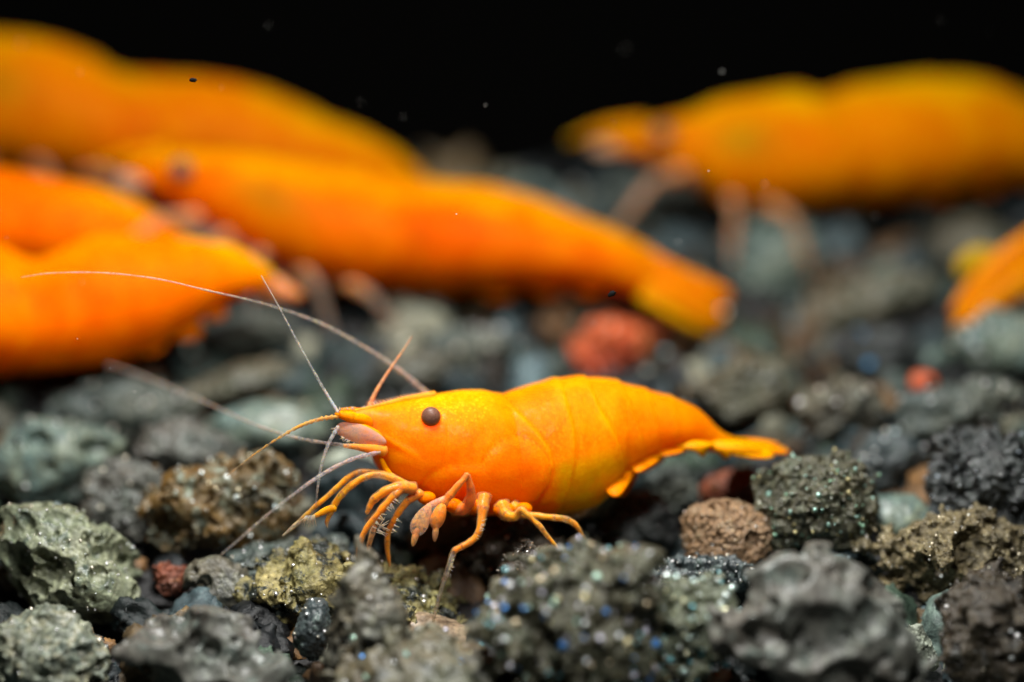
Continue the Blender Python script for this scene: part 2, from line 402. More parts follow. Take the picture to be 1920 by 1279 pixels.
PAL = np.array([(.9, .92, .95), (.85, .9, .92), (.3, .75, .85), (.12, .4, .95), (.95, .85, .5), (.6, .9, .75), (.8, .8, .95), (.9, .75, .5)])
def crystal_mat():
    m, nt, b, out = new_mat('crystal'); at = N(nt, 'ShaderNodeAttribute', attribute_name='Col')
    nt.links.new(at.outputs['Color'], b.inputs['Base Color']); b.inputs['Metallic'].default_value = .85; b.inputs['Roughness'].default_value = .33
    return m
M_CRYS = crystal_mat()
def crystals(parent, Vw, Nn, n, r0, r1, seed, pal=None, topbias=True):
    r = np.random.default_rng(seed); U, F = ico(1); pal = PAL if pal is None else np.array(pal)
    vs, fs, cs = [], [], []; k = 0
    while k < n:
        i = r.integers(len(Vw))
        if Nn[i, 1] > .5: continue
        s = r0 + (r1 - r0) * r.random() ** 2
        q = r.normal(size=(3, 3)); q, _ = np.linalg.qr(q)
        vs.append((U * s * r.uniform(.6, 1.3, 3)) @ q.T + Vw[i] + Nn[i] * s * .2); fs.append(F + len(U) * k)
        cs.append(np.tile(pal[r.integers(len(pal))], (len(U), 1))); k += 1
    mesh('crystal_grains', np.vstack(vs), np.vstack(fs), M_CRYS, parent, smooth=False, attrs={'Col': np.vstack(cs)}, kind='stuff')

HERO = []
STONES = 'lava stones of the aquarium bed'
def stone(label, px, py, rx, ry, t, mat, lod=6, seed=1, rd=None, cr=None, name='lava_stone', **kw):
    c = P(px, py, t); k = (D + t) / D / 400
    ax = (rx * k, (rd if rd else .75 * (rx + ry) / 2) * k, ry * k)
    V, F, Nn = stone_shape(ax, lod, seed, **kw)
    o = mesh(name, V + c, F, mat, loc=c); tag(o, label, 'stone', STONES)
    HERO.append((px, py, rx, ry, t))
    if cr: crystals(o, V + c, Nn, cr[0], cr[1], cr[2], seed, cr[3] if len(cr) > 3 else None)
    return o

WHITE = [(.9, .9, .9), (.8, .85, .85), (.9, .85, .7)]
m_green = stone_mat('pale_green_lava', (.28, .31, .22), (.42, .42, .30), (.16, .20, .17), 3, .4, .35, 30, tone=.7)
m_mauve = stone_mat('mauve_lava', (.205, .178, .165), (.235, .245, .235), (.22, .255, .25), 3, .4, .3, 25, tone=.6)
m_beige = stone_mat('beige_lava', (.30, .30, .23), (.24, .28, .25), (.45, .42, .32), 4, .5, .5, 22)
m_ochre = stone_mat('ochre_lava', (.34, .17, .035), (.12, .10, .06), (.36, .40, .34), 3.2, .45, .7, 26, .5, .5)
m_grey = stone_mat('grey_lava', (.14, .19, .20), (.26, .27, .23), (.08, .10, .11), 4, .4, .6, 30, tone=.48)
m_red = stone_mat('rust_lava', (.30, .07, .03), (.16, .05, .03), (.38, .16, .08), 5, .4, .6, 34, tone=1)
m_yell = stone_mat('yellow_crust_lava', (.60, .47, .21), (.40, .35, .14), (.04, .05, .048), 3.2, .6, .8, 34, .5, .5)
m_brown = stone_mat('grey_brown_lava', (.22, .18, .13), (.12, .12, .11), (.28, .27, .22), 3.5, .45, .6, 22, tone=0.7)
m_blue = stone_mat('blue_black_lava', (.10, .13, .15), (.05, .06, .07), (.22, .27, .28), 4, .4, .6, 30, .45, .6, tone=0.8)
m_pink = stone_mat('pink_beige_stone', (.62, .42, .29), (.55, .40, .30), (.66, .47, .34), 3, .3, .12, 40, .5)
m_olive = stone_mat('olive_lava', (.10, .095, .06), (.16, .14, .09), (.20, .21, .16), 4, .5, .9, 30, .4, .6)
m_glass = stone_mat('green_glassy_lava', (.20, .21, .14), (.30, .33, .26), (.12, .13, .07), 5, .5, .8, 26, .35, .7)
m_dkbr = stone_mat('dark_brown_lava', (.07, .05, .035), (.13, .10, .07), (.04, .04, .04), 4, .5, .9, 34, .4, .6)
m_tan = stone_mat('tan_lava', (.50, .28, .15), (.42, .25, .15), (.55, .38, .25), 4, .4, .8, 40, .55)
m_black = stone_mat('black_lava', (.055, .06, .068), (.09, .10, .105), (.035, .035, .04), 4, .4, .8, 30, .4, .65)
m_gold = stone_mat('golden_brown_lava', (.34, .25, .13), (.20, .16, .10), (.46, .37, .23), 5, .5, .9, 42, .45, .55)
m_slate = stone_mat('smooth_blue_grey_stone', (.20, .31, .32), (.34, .38, .30), (.13, .20, .24), 4, .4, .2, 26, tone=0.62)
m_pale = stone_mat('pale_stone', (.62, .64, .56), (.52, .56, .50), (.70, .70, .62), 4, .3, .3, 26, tone=.75)
m_salmon = stone_mat('salmon_stone', (.52, .11, .03), (.36, .04, .012), (.60, .20, .08), 2.2, .4, .4, 20, tone=1.6)
m_gbrown = stone_mat('warm_grey_lava', (.20, .15, .09), (.22, .22, .17), (.09, .10, .10), 3, .4, .5, 20, tone=0.6)

# in focus or near it
stone('pale grey green stone full of round bubble holes at the left edge', 118, 1062, 170, 112, .24, m_green, 8, 11, roll=.42, rd=120, lump=.10, facets=8, pits=((46, .15, .32, .6), (110, .07, .14, .65), (220, .035, .07, .65)), grit=.010, gritf=14, cr=(156, .004, .010, WHITE))
stone('blurred mauve grey stone with large hollows and rounded ridges, bottom left', 375, 1235, 195, 112, -.62, m_mauve, 7, 12, roll=.25, lump=.14, facets=9, pits=((34, .18, .40, .64), (70, .07, .16, .65)), grit=.010)
stone('knobbly beige and grey stone in the bottom left corner', 85, 1235, 118, 95, -.5, m_beige, 6, 13, crag=.25, lump=.2, pits=((40, .1, .22, .6),), grit=.08, gritf=5, cr=(36, .006, .014, WHITE))
stone('ochre and rust crusted stone with sparkling grey top, left of the front shrimp', 422, 945, 158, 100, .62, m_ochre, 7, 14, lump=.2, crag=.35, pits=((14, .15, .35, .5), (60, .06, .14, .6)), grit=.06, gritf=7, cr=(120, .006, .018, [(.85, .92, .9), (.7, .85, .85), (.9, .8, .55)]))
stone('long flat grey stone under the foremost claws of the front shrimp', 520, 1068, 165, 62, .32, m_grey, 7, 15, roll=-.18, lump=.15, crag=.15, pits=((20, .1, .3, .5), (60, .05, .1, .7)), grit=.05, cr=(54, .005, .012, WHITE))
stone('dark grey bubbly stone with smooth open holes between green and yellow stones', 415, 1100, 72, 55, .12, m_brown, 6, 16, roll=.2, pits=((12, .25, .5, .9), (20, .1, .2, .9)), grit=.02, lump=.15)
stone('small rust red stone wedged beside the pale green porous stone', 322, 1088, 36, 32, .25, m_red, 6, 17, crag=.3, pits=((20, .1, .25, .6),), grit=.08)
stone('yellow crusted stone with black crystals under the legs of the front shrimp', 665, 1120, 205, 92, .16, m_yell, 7, 18, roll=.1, lump=.2, crag=.3, pits=((24, .1, .25, .5), (90, .04, .1, .7)), grit=.075, gritf=10, cr=(252, .004, .012, [(.1, .11, .12), (.16, .17, .17), (.9, .9, .9)]))
stone('out of focus grey brown pointed stone standing before the yellow stone', 686, 1190, 78, 165, -.7, m_brown, 6, 19, rd=65, taper=.42, lump=.2, crag=.2, pits=((16, .15, .35, .7),), grit=.06, roll=-.06, cr=(15, .008, .014, WHITE))
stone('wide grey brown stone at the bottom edge, below the pointed stone', 790, 1285, 185, 92, -.85, m_gbrown, 6, 20, lump=.25, crag=.3, pits=((20, .12, .3, .6),), grit=.07, cr=(30, .008, .015))
stone('small bluish dark stone left of the pointed grey brown stone', 588, 1178, 38, 62, -.35, m_blue, 6, 21, lump=.2, facets=9, grit=.04, cr=(12, .006, .012, WHITE))
stone('smooth pinkish beige stone under the longest clear leg', 822, 1200, 82, 46, -.05, m_pink, 6, 22, lump=.12, facets=4, grit=.01, roll=.3)
stone('big blurred dark olive stone covered in coloured sparkles, bottom centre', 1080, 1172, 200, 168, -.9, m_olive, 7, 23, lump=.22, crag=.3, pits=((30, .1, .25, .5),), grit=.06, cr=(336, .007, .023))
stone('blurred glassy green stone with a pale curved rim beside the sparkling stone', 1288, 1180, 98, 100, -.78, m_glass, 7, 24, lump=.2, crag=.25, pits=((8, .3, .5, .6), (20, .1, .2, .6)), grit=.05, cr=(144, .008, .024, [(.85, .95, .92), (.7, .9, .85), (.9, .9, .6), (.2, .7, .85)]))
stone('brown glinting stone just behind the big sparkling olive stone', 990, 1085, 66, 62, -.02, m_dkbr, 6, 25, crag=.3, grit=.09, cr=(96, .004, .010, [(.9, .85, .7), (.8, .6, .4), (.9, .9, .9)]))
stone('dark brown stone with pale flecks in the shade below the belly of the front shrimp', 948, 1035, 95, 72, .45, m_dkbr, 6, 26, crag=.3, grit=.08, pits=((10, .2, .35, .6),), cr=(42, .006, .014, WHITE))
stone('tan pitted stone leaning on the olive sparkling stone', 1352, 1022, 98, 82, .32, m_tan, 7, 27, lump=.13, facets=5, roll=.1, pits=((10, .12, .24, .9), (80, .04, .09, .8)), grit=.05, gritf=12, cr=(36, .004, .009, WHITE))
stone('round dark olive stone with green and gold sparkles below the tail fan', 1528, 945, 112, 98, .38, m_olive, 7, 28, lump=.12, facets=5, crag=.2, grit=.08, gritf=9, pits=((60, .05, .12, .6),), cr=(252, .005, .014, [(.5, .8, .7), (.9, .8, .4), (.8, .85, .75), (.4, .7, .5)]))
stone('dark rust red blurred stone behind the tan stone', 1372, 925, 62, 46, .95, m_red, 6, 29, lump=.2, grit=.05, roll=-.4)
stone('smooth blue grey stone between the olive and black stones', 1695, 972, 66, 58, .62, m_slate, 6, 30, lump=.15, facets=5, grit=.015)
stone('black craggy stone at the right edge', 1852, 892, 140, 92, .55, m_black, 7, 31, lump=.2, crag=.4, pits=((10, .15, .3, .6), (40, .06, .12, .6)), grit=.08, cr=(96, .005, .011, [(.8, .85, .9), (.6, .7, .8)]))
stone('golden brown grainy ridge stone with a deep hole at the right edge', 1800, 1048, 170, 88, .22, m_gold, 7, 32, roll=-.05, lump=.2, crag=.35, pits=((5, .25, .4, .9), (60, .05, .12, .6)), grit=.08, gritf=11, cr=(192, .004, .011, [(.9, .8, .6), (.9, .9, .85)]))
stone('large blurred mauve grey stone with smooth wide hollows, bottom right', 1545, 1190, 225, 150, -.82, m_mauve, 7, 33, roll=.25, lump=.14, facets=9, pits=((58, .14, .34, .62), (90, .06, .13, .65)), grit=.007)
stone('dark brown blurred stone in the bottom right corner', 1868, 1200, 125, 125, -.55, m_dkbr, 6, 34, lump=.22, crag=.3, grit=.07, cr=(36, .006, .014, WHITE))
stone('narrow whitish stone between mauve stone and brown corner stone', 1722, 1212, 30, 52, -.3, m_pale, 6, 35, lump=.25, grit=.06, roll=-.5)
stone('low black grainy stone before the tan stone', 1300, 1078, 112, 40, .12, m_blue, 6, 36, crag=.35, grit=.1, cr=(132, .004, .011, WHITE))
stone('bluish black stone in the dark gap under the tail of the front shrimp', 1190, 985, 88, 62, .75, m_black, 6, 37, crag=.3, grit=.06)
stone('grey stone under the swimmerets, behind the black gap', 1265, 912, 62, 46, 1.15, m_grey, 6, 38, crag=.25, grit=.06)
stone('greyish pale stone behind the belly of the front shrimp', 1108, 945, 62, 40, .8, m_slate, 6, 39, crag=.2, grit=.05)
# left, behind the focus
stone('large bluish grey stone with two dark pits, left edge behind the porous stone', 95, 868, 148, 92, 1.2, m_slate, 6, 40, lump=.18, pits=((14, .12, .3, .9),), grit=.04, cr=(15, .01, .018, WHITE))
stone('knobbly grey stone below the claws of the leftmost shrimp', 232, 775, 128, 66, 1.75, m_grey, 6, 41, crag=.3, grit=.08, cr=(30, .01, .018, WHITE))
stone('mid grey craggy stone behind the ochre stone', 345, 845, 100, 60, 1.25, m_mauve, 6, 42, crag=.3, grit=.07)
stone('grey mauve stone between the bluish pitted stone and the ochre stone', 232, 945, 88, 74, .85, m_mauve, 6, 43, crag=.3, grit=.07, cr=(24, .008, .015, WHITE))
stone('smooth grey green slab behind the antennae of the front shrimp', 500, 798, 120, 46, 1.5, m_slate, 6, 44, lump=.12, facets=3, grit=.02)
stone('small whitish stone right under the chin of the front shrimp', 650, 866, 72, 24, 1.25, m_pale, 6, 45, lump=.14, grit=.03)
stone('long brown grey stone slab left of the upright antenna', 430, 728, 130, 34, 2.1, m_gbrown, 6, 46, roll=-.25, crag=.2, grit=.05)
# farther back
stone('blurred bright red orange stone below the tail of the middle shrimp', 1138, 655, 118, 50, 2.8, m_salmon, 6, 148, lump=.42, facets=10, crag=.35, grit=.08, roll=-.55)
stone('black stone with a blue glint, far right of centre', 1632, 655, 82, 52, 2.3, m_black, 6, 48, crag=.25, grit=.06, cr=(5, .02, .04, [(.15, .5, .9), (.3, .7, .95)]))
stone('small salmon pebble in the blur at right', 1730, 718, 27, 25, 1.8, m_salmon, 5, 49, lump=.1, grit=.03, name='pebble')
stone('blurred grey green stone below the upper right shrimp', 1440, 500, 95, 85, 3.9, m_slate, 6, 50, crag=.25, grit=.06)
stone('blurred pale grey stone behind the middle of the front shrimp', 870, 650, 90, 50, 2.5, m_grey, 6, 51, crag=.25, grit=.06, cr=(12, .015, .03, WHITE))
stone('blurred grey stone near the back ridge between the two upper shrimps', 1215, 385, 115, 52, 4.8, m_grey, 6, 52, crag=.2, grit=.05)
stone('blurred warm grey stone above the blue glinting one', 1640, 560, 130, 50, 3.0, m_gbrown, 6, 53, crag=.2, grit=.05, roll=-.25)
stone('blurred grey stone beneath the right edge shrimp tail', 1880, 640, 95, 55, 2.2, m_slate, 6, 54, crag=.2, grit=.06, cr=(15, .015, .03, WHITE))
stone('broad grey stone behind the black craggy stone', 1800, 770, 130, 60, 1.4, m_grey, 6, 55, crag=.25, grit=.06, cr=(24, .01, .018, WHITE))
stone('blurred pale fleck stone right of the tail fan', 1590, 765, 90, 60, 1.6, m_brown, 6, 56, crag=.3, grit=.07, cr=(18, .012, .022, WHITE))
stone('brownish blurred stone above the tail of the front shrimp', 1395, 725, 110, 56, 1.9, m_gbrown, 6, 57, crag=.25, grit=.06)
stone('grey blurred stone behind the raised back of the front shrimp', 760, 700, 80, 46, 2.1, m_brown, 6, 58, crag=.25, grit=.06)
stone('blurred grey stone under the tail of the leftmost near shrimp', 470, 625, 100, 52, 2.6, m_grey, 6, 59, crag=.25, grit=.06)
stone('dim grey stone in the shadow at the upper right corner of the bed', 1830, 470, 110, 60, 4.2, m_gbrown, 6, 60, crag=.25, grit=.05)
stone('blurred greenish stone right of the olive sparkling stone', 1665, 860, 70, 50, 1.1, m_blue, 6, 61, crag=.25, grit=.06, cr=(12, .01, .018, WHITE))

# countless gravel underneath and between
gpal = np.array([(.09, .15, .15), (.17, .24, .21), (.04, .075, .085), (.20, .14, .07), (.02, .026, .03), (.40, .40, .29), (.08, .13, .09), (.28, .15, .06), (.03, .045, .05), (.13, .20, .22)])
protos = [stone_shape((1, .9, .78), 4, 200 + k, facets=8, lump=.3, crag=.3, grit=.12, gritf=3, pits=((8, .2, .45, .6),))[:2] for k in range(12)]
gv, gfc, gc, cnt = [], [], [], 0
r = np.random.default_rng(5)
for k in range(3600):
    y = r.uniform(-1.5, 6.8); x = r.uniform(-1, 1) * (4.3 + .25 * max(y, 0)); s = .08 + .17 * r.random() ** 1.6
    z = float(ground_z(y)) - .12 + r.uniform(-.08, .08) - (.10 if y < .3 else 0)
    qx, qy = proj((x, y, z)); rp = s * 400 * D / (D + y)
    bad = False
    for (hx, hy, hrx, hry, ht) in HERO:
        if ((qx - hx) / (hrx + rp * .6)) ** 2 + ((qy - hy) / (hry + rp * .6)) ** 2 < .85 and y - s * .5 < ht + .1: bad = True; break
    if bad or (y < -.2 and qy - rp < 1120): continue
    V, F = protos[k % 12]; q, _ = np.linalg.qr(r.normal(size=(3, 3)))
    gv.append(V * s * r.uniform(.75, 1.2, 3) @ q.T + (x, y, z)); gfc.append(F + cnt); cnt += len(V)
    gc.append(np.tile(gpal[r.integers(len(gpal))] * r.uniform(.12, 1.0) ** 1.3, (len(V), 1)))
go = mesh('gravel', np.vstack(gv), np.vstack(gfc), M_BED, attrs={'Col': np.vstack(gc)}, kind='stuff')
GV = np.vstack(gv); GN = np.tile([0, -.5, .8], (len(GV), 1)); crystals(go, GV[GV[:, 1] > .3], GN, 1500, .008, .042, 77, [(.85, .9, .9), (.7, .85, .85), (.9, .85, .7), (.6, .8, .8)])
tag(go, 'mixed grey and brown lava gravel filling the sloping bed between larger stones', 'gravel')

# ------------------------------------------------------------------ shrimps
ORANGE, YELLOW, RED, OLIVE = (np.array(c) for c in ((.97, .225, .0), (.98, .295, .0), (.98, .175, .0), (.84, .40, .0)))
def mixn(a, b, k): return a * (1 - k)[:, None] + b * k[:, None]

def body_loft(st, tf, nst=300, nring=72, egg=.12):
    """st rows: top x, top y, bottom x, bottom y, half width; tf: depth of the mid line as a function of x"""
    st = np.array(st, float); per = max(2, nst // (len(st) - 1)); q = catmull(st, per)
    tt = np.array([tf(.5 * (a[0] + a[2])) for a in q])
    top = np.array([P(a[0], a[1], t) for a, t in zip(q, tt)]); bot = np.array([P(a[2], a[3], t) for a, t in zip(q, tt)])
    c, h = (top + bot) / 2, (top - bot) / 2; w = np.maximum(q[:, 4], .004)
    T = np.gradient(c, axis=0); T /= np.linalg.norm(T, axis=1)[:, None]
    for _ in range(6): T[1:-1] = (T[:-2] + T[1:-1] * 2 + T[2:]) / 4
    l = np.cross(T, h); l /= np.linalg.norm(l, axis=1)[:, None]
    l *= np.where(l[:, 1:2] > 0, -1, 1)
    th = np.linspace(0, 2 * math.pi, nring, endpoint=False)
    cs, sn = np.cos(th), np.sin(th); sx = np.sign(sn) * np.abs(sn) ** .88 * (1 - egg * cs)
    V = c[:, None] + h[:, None] * cs[None, :, None] + l[:, None] * (w[:, None] * sx[None])[..., None]
    nrm = h[:, None] / np.linalg.norm(h, axis=1)[:, None, None] * cs[None, :, None] + l[:, None] * sn[None, :, None]
    pxm = (q[:, 0:1] + q[:, 2:3]) / 2 + (q[:, 0:1] - q[:, 2:3]) / 2 * cs[None]
    pym = (q[:, 1:2] + q[:, 3:4]) / 2 + (q[:, 1:2] - q[:, 3:4]) / 2 * cs[None]
    fx = pxm + np.abs(sx)[None] * (w * np.abs(l[:, 0]))[:, None] * 400 * (1 if (q[-1, 0] > q[0, 0]) else -1)
    m = len(q); i = np.arange(m - 1)[:, None]; j = np.arange(nring)[None]; k = (j + 1) % nring
    F = np.stack([i * nring + j, i * nring + k, (i + 1) * nring + k, (i + 1) * nring + j], -1).reshape(-1, 4).tolist()
    F += [tuple(range(nring))[::-1], tuple((m - 1) * nring + a for a in range(nring))]
    info = dict(c=c, h=h, l=l, T=T, w=w, m=m)
    def at(s, v, side, out=1.0):                # a spot on the surface: s along, v from -1 below to 1 above
        k = min(m - 1, max(0, int(s * (m - 1)))); return c[k] + h[k] * v + l[k] * side * w[k] * math.sqrt(max(0, 1 - v * v)) * out
    info['at'] = at; info['s'] = np.repeat(np.linspace(0, 1, m), nring); info['v'] = np.tile(cs, m)
    return V.reshape(-1, 3), F, nrm.reshape(-1, 3), fx.ravel(), pym.ravel(), info

def limb(root, pts, name='leg', col=ORANGE, mat=None, sides=10, n=5, ripple=0, rfreq=40, smoothk=None, flat=1.0):
    """pts: (px, py, t, radius px, clear 0..1)"""
    fz = lambda t: t * .6 if t < 0 else t
    rows = [np.concatenate([P(p[0], p[1], fz(p[2])), [cm(p[3], p[2]), p[4]]]) for p in pts]
    if name in ('leg', 'maxilliped'):          # clear skin round a coloured core, pinched between the joints
        rows = [np.concatenate([r_[:3], [r_[3] * .74], r_[4:]]) for r_ in rows]
        q = catmull(rows, n); k = np.linspace(0, len(rows) - 1, len(q)); q[:, 3] *= 1 + .055 * np.cos(2 * math.pi * k) * (q[:, 4] < .9)
        V, F, E = tube(q, sides, 1)
        q2 = q.copy(); q2[:, 3] *= .80 + .08 * vnoise(np.stack([k * 2.3, k * 0 + len(rows), k * 0 + rows[0][0] * 9], 1), 3); q2[:, 4] = np.maximum(q2[:, 4], .45 * np.exp(-((k - np.round(k)) / .08) ** 2) * (k > .6) * (np.round(k).astype(int) % 2))
        V2, F2, E2 = tube(q2, sides, 1); nf = len(F); V2 = V2 + np.stack([fbm(V2 * 26 + a * 31, 3, 5 + a) for a in range(3)], 1) * cm(.9)
        F = F + [tuple(x + len(V) for x in f) for f in F2]; V = np.vstack([V, V2]); E = np.vstack([E, E2])
        kp = sst(.5, .85, E[:, 0])[:, None]; cc = np.array(col)[None] * (1 - kp) + np.array([[.86, .80, .66]]) * kp
        o = mesh(name, V, F, M_SKIN, root, attrs={'Col': cc, 'clear': np.clip(E[:, 0] + .10, 0, .74)})
        o.data.materials.append(mat or M_LIMB); mi = np.zeros(len(F), np.int32); mi[nf:] = 1; o.data.polygons.foreach_set('material_index', mi)
        return o
    V, F, E = tube(rows, sides, n, ripple, rfreq, flat)
    return mesh(name, V, F, mat or M_LIMB, root, attrs={'Col': np.tile(col, (len(V), 1)), 'clear': np.clip(E[:, 0], 0, 1)})

def leaf(root, name, base, d, nrm, length, width, thick, col, clear=(0, 0), bend=0, mat=None, **kw):
    V, F, u = blade(base, d, nrm, length, width, thick, bend, **kw)
    return mesh(name, V, F, mat or M_FIN, root, attrs={'Col': np.tile(col, (len(V), 1)), 'clear': clear[0] + (clear[1] - clear[0]) * u ** 2})

def plate(root, name, poly, t, thick, col, clear=0.0, mat=None, dome=.03, edge_clear=.3, tilt=0.0):
    """soft edged flap with real thickness: rings shrink from the outline to a domed centre on both faces"""
    q = catmull([(a, b, 0) for a, b in list(poly) + [poly[0]]], 5)[:-1, :2]; c = q.mean(0); n = len(q)
    V, K = [], []
    for (sc, z, k) in ((1.0, 0, 1), (.97, .6, .9), (.8, 1, .4), (.4, 1.2, .1), (.97, -.6, .9), (.8, -1, .4), (.4, -1.0, .1)):
        for p in q:
            w = c + (p - c) * sc; V.append(P(w[0], w[1], t + tilt * (q[:, 1].max() - w[1]) / 400 - z * thick * .5 - dome * (1 - sc * sc))); K.append(k)
    R = lambda i: range(i * n, i * n + n); F = []
    def band(a, b, fl):
        for j in range(n):
            k = (j + 1) % n; f = (a * n + j, a * n + k, b * n + k, b * n + j); F.append(f[::-1] if fl else f)
    band(0, 1, 0); band(1, 2, 0); band(2, 3, 0); band(0, 4, 1); band(4, 5, 1); band(5, 6, 1); F.append(tuple(R(3))); F.append(tuple(R(6))[::-1])
    return mesh(name, np.array(V), F, mat or M_FIN, root, attrs={'Col': np.tile(col, (len(V), 1)), 'clear': np.clip(clear + edge_clear * np.array(K), 0, 1)})

def sphere(root, name, c, r, mat, lod=4, sc=(1, 1, 1)):
    U, F = ico(lod); return mesh(name, U * r * np.array(sc) + c, F, mat, root)

SHR = 'orange shrimps on the gravel bed'

# ---- the shrimp in focus
def front_shrimp():
    st = [(660, 772, 664, 786, .025), (682, 767, 684, 806, .06), (705, 761, 700, 842, .105), (735, 755, 714, 876, .15), (765, 749, 738, 906, .185), (800, 742, 778, 931, .225), (838, 737, 820, 946, .26),
          (875, 734, 862, 955, .285), (908, 736, 903, 959, .295), (938, 742, 942, 962, .295), (970, 732, 980, 964, .30), (1010, 720, 1020, 963, .305), (1050, 712, 1060, 961, .30),
          (1090, 709, 1099, 950, .285), (1125, 710, 1131, 922, .265), (1160, 716, 1160, 896, .24), (1200, 729, 1194, 872, .21), (1240, 740, 1225, 853, .185), (1275, 751, 1258, 842, .16),
          (1305, 765, 1285, 838, .135), (1328, 784, 1305, 840, .11), (1346, 803, 1324, 845, .09), (1366, 816, 1346, 847, .075), (1390, 821, 1378, 847, .055), (1402, 823, 1396, 845, .03)]
    tf = lambda x: float(np.interp(x, [640, 690, 800, 940, 1150, 1370], [-.02, .06, .20, .34, .50, .62]))
    V, F, Nn, fx, fy, I = body_loft(st, tf, 360, 96)
    v, s = I['v'], I['s']
    edges = [  # overlapping plates: trailing edge x by height
        ([725, 742, 770, 800, 830, 860, 890, 920, 950, 965], [932, 940, 975, 1008, 1030, 1036, 1028, 1006, 966, 940], .012, 46),
        ([709, 750, 790, 840, 900, 965], [1048, 1062, 1074, 1078, 1066, 1040], .009, 36),
        ([709, 760, 800, 840, 880, 930], [1098, 1124, 1150, 1166, 1168, 1140], .012, 40),
        ([712, 780, 830, 875, 900], [1160, 1192, 1206, 1206, 1190], .009, 30),
        ([735, 790, 855], [1214, 1230, 1236], .008, 28), ([748, 800, 842], [1262, 1268, 1266], .007, 28)]
    off = np.zeros(len(V)); line = np.zeros(len(V))
    for ys, xs, hgt, Ln in edges:
        dx = np.interp(fy, ys, xs) - fx
        off += hgt * np.exp(-np.maximum(dx, 0) / Ln) * sst(-3, 2, dx); line = np.maximum(line, np.exp(-((dx - 1) / 3.5) ** 2))
    # gill cover bulge with its bean outline
    e1 = 1 - np.sqrt(((fx - 968) / 63) ** 2 + ((fy - 876) / 68) ** 2); e2 = 1 - np.sqrt(((fx - 885) / 92) ** 2 + ((fy - 910) / 56) ** 2)
    gill = np.maximum(e1, e2); gm = sst(-.02, .05, gill)
    off += .010 * sst(-.03, .25, gill); off -= .006 * np.exp(-((gill + .04) / .05) ** 2)
    # cheek grooves
    e3 = 1 - np.sqrt(((fx - 762) / 52) ** 2 + ((fy - 868) / 40) ** 2); off += .010 * sst(-.05, .5, e3)
    e4 = 1 - np.sqrt(((fx - 850) / 62) ** 2 + ((fy - 800) / 40) ** 2); off += .006 * sst(-.05, .6, e4) 
    ridge = np.exp(-((fy - (800 + (fx - 690) * .40)) / 6) ** 2) * sst(680, 700, fx) * (1 - sst(770, 800, fx)); off += .010 * ridge
    off += .0035 * fbm(V * 6, 3, 4)
    V = V + Nn * off[:, None]
    # pigment
    nz = fbm(V * 3.0, 4, 9) * .7; nz2 = fbm(V * 9.0, 3, 19) * .7
    col = np.tile(ORANGE, (len(V), 1))
    col = mixn(col, YELLOW, np.clip(sst(795, 745, fy) * sst(760, 800, fx) * (1 - sst(915, 945, fx)) * .75 + nz * .25, 0, 1))
    col = mixn(col, YELLOW, np.clip(sst(1025, 1055, fx) * (1 - sst(1165, 1235, fx)) * (.75 + nz * .6), 0, 1))
    col = mixn(col, OLIVE, np.clip(sst(1035, 1060, fx) * (1 - sst(1160, 1190, fx)) * sst(815, 870, fy) * (.8 + nz2 * .6), 0, 1))
    col = mixn(col, RED, np.clip(gm * (.55 + .35 * sst(840, 940, fy)) + nz2 * .12 * gm, 0, 1))
    col = mixn(col, RED, np.clip(sst(1190, 1250, fx) * .45 * sst(740, 830, fy) + sst(1240, 1280, fx) * (1 - sst(1300, 1330, fx)) * sst(780, 830, fy) * .4, 0, 1))
    col = mixn(col, RED, .3 * np.clip(sst(.55, .9, v) * sst(900, 1000, fx) * (1 - sst(1330, 1360, fx)), 0, 1))
    col = mixn(col, RED * .92, np.clip(.45 * np.exp(-((fx - 792 - (fy - 800) * .1) / 9) ** 2) * sst(800, 820, fy) * (1 - sst(850, 880, fy)) + .35 * np.exp(-((fx - 886) / 7) ** 2) * sst(800, 815, fy) * (1 - sst(845, 860, fy)), 0, 1))
    col = mixn(col, YELLOW * 1.02, np.clip(line * (.3 + .5 * nz), 0, 1))
    col = mixn(col, YELLOW, .5 * ridge)
    col = mixn(col, np.array([.9, .3, .06]), sst(.09, .02, s) * .5)
    cres = np.exp(-((fx - 1046) / 15) ** 2) * sst(750, 775, fy) * (1 - sst(835, 865, fy)); col = mixn(col, RED, .6 * cres)
    rim = np.exp(-((gill - .01) / .022) ** 2) * sst(800, 815, fy) * (1 - sst(930, 950, fy)); col = mixn(col, YELLOW * 1.03, .75 * rim)
    wz = fbm(V * 4.5 + 1.2 * np.stack([nz, nz2, nz], 1), 4, 77); org = np.exp(-((wz) / .10) ** 2)         # fine branching vessels seen through the shell
    col = mixn(col, RED * .94, .28 * org * sst(1010, 1060, fx)); col = mixn(col, YELLOW * 1.04, .35 * org * (1 - sst(940, 1010, fx)) * (1 - gm))
    dk = np.exp(-((fx - 1112) / 60) ** 2 - ((fy - 872) / 24) ** 2) * np.clip(.6 + nz2, 0, 1); col = mixn(col, np.array([.62, .27, .0]), .7 * dk)
    dk = np.exp(-((fx - 730) / 16) ** 2 - ((fy - 858) / 10) ** 2) + .7 * np.exp(-((fx - 765) / 18) ** 2 - ((fy - 795) / 9) ** 2); col = mixn(col, np.array([.80, .20, .0]), np.clip(.6 * dk * (.7 + nz2), 0, 1))
    col = np.clip(col, 0, .98)
    speck = np.clip(sst(800, 750, fy) * sst(740, 800, fx) * (1 - sst(900, 940, fx)) * .9 + sst(1000, 1040, fx) * (1 - sst(1180, 1240, fx)) * .28 + .06, 0, 1)
    base = P(900, 1090, .2)
    root = thing('shrimp', 'sharply focused orange shrimp standing in front with its head to the left', 'shrimp', base, SHR)
    mesh('body', V, F, M_SHELL, root, attrs={'Col': col, 'speck': speck})
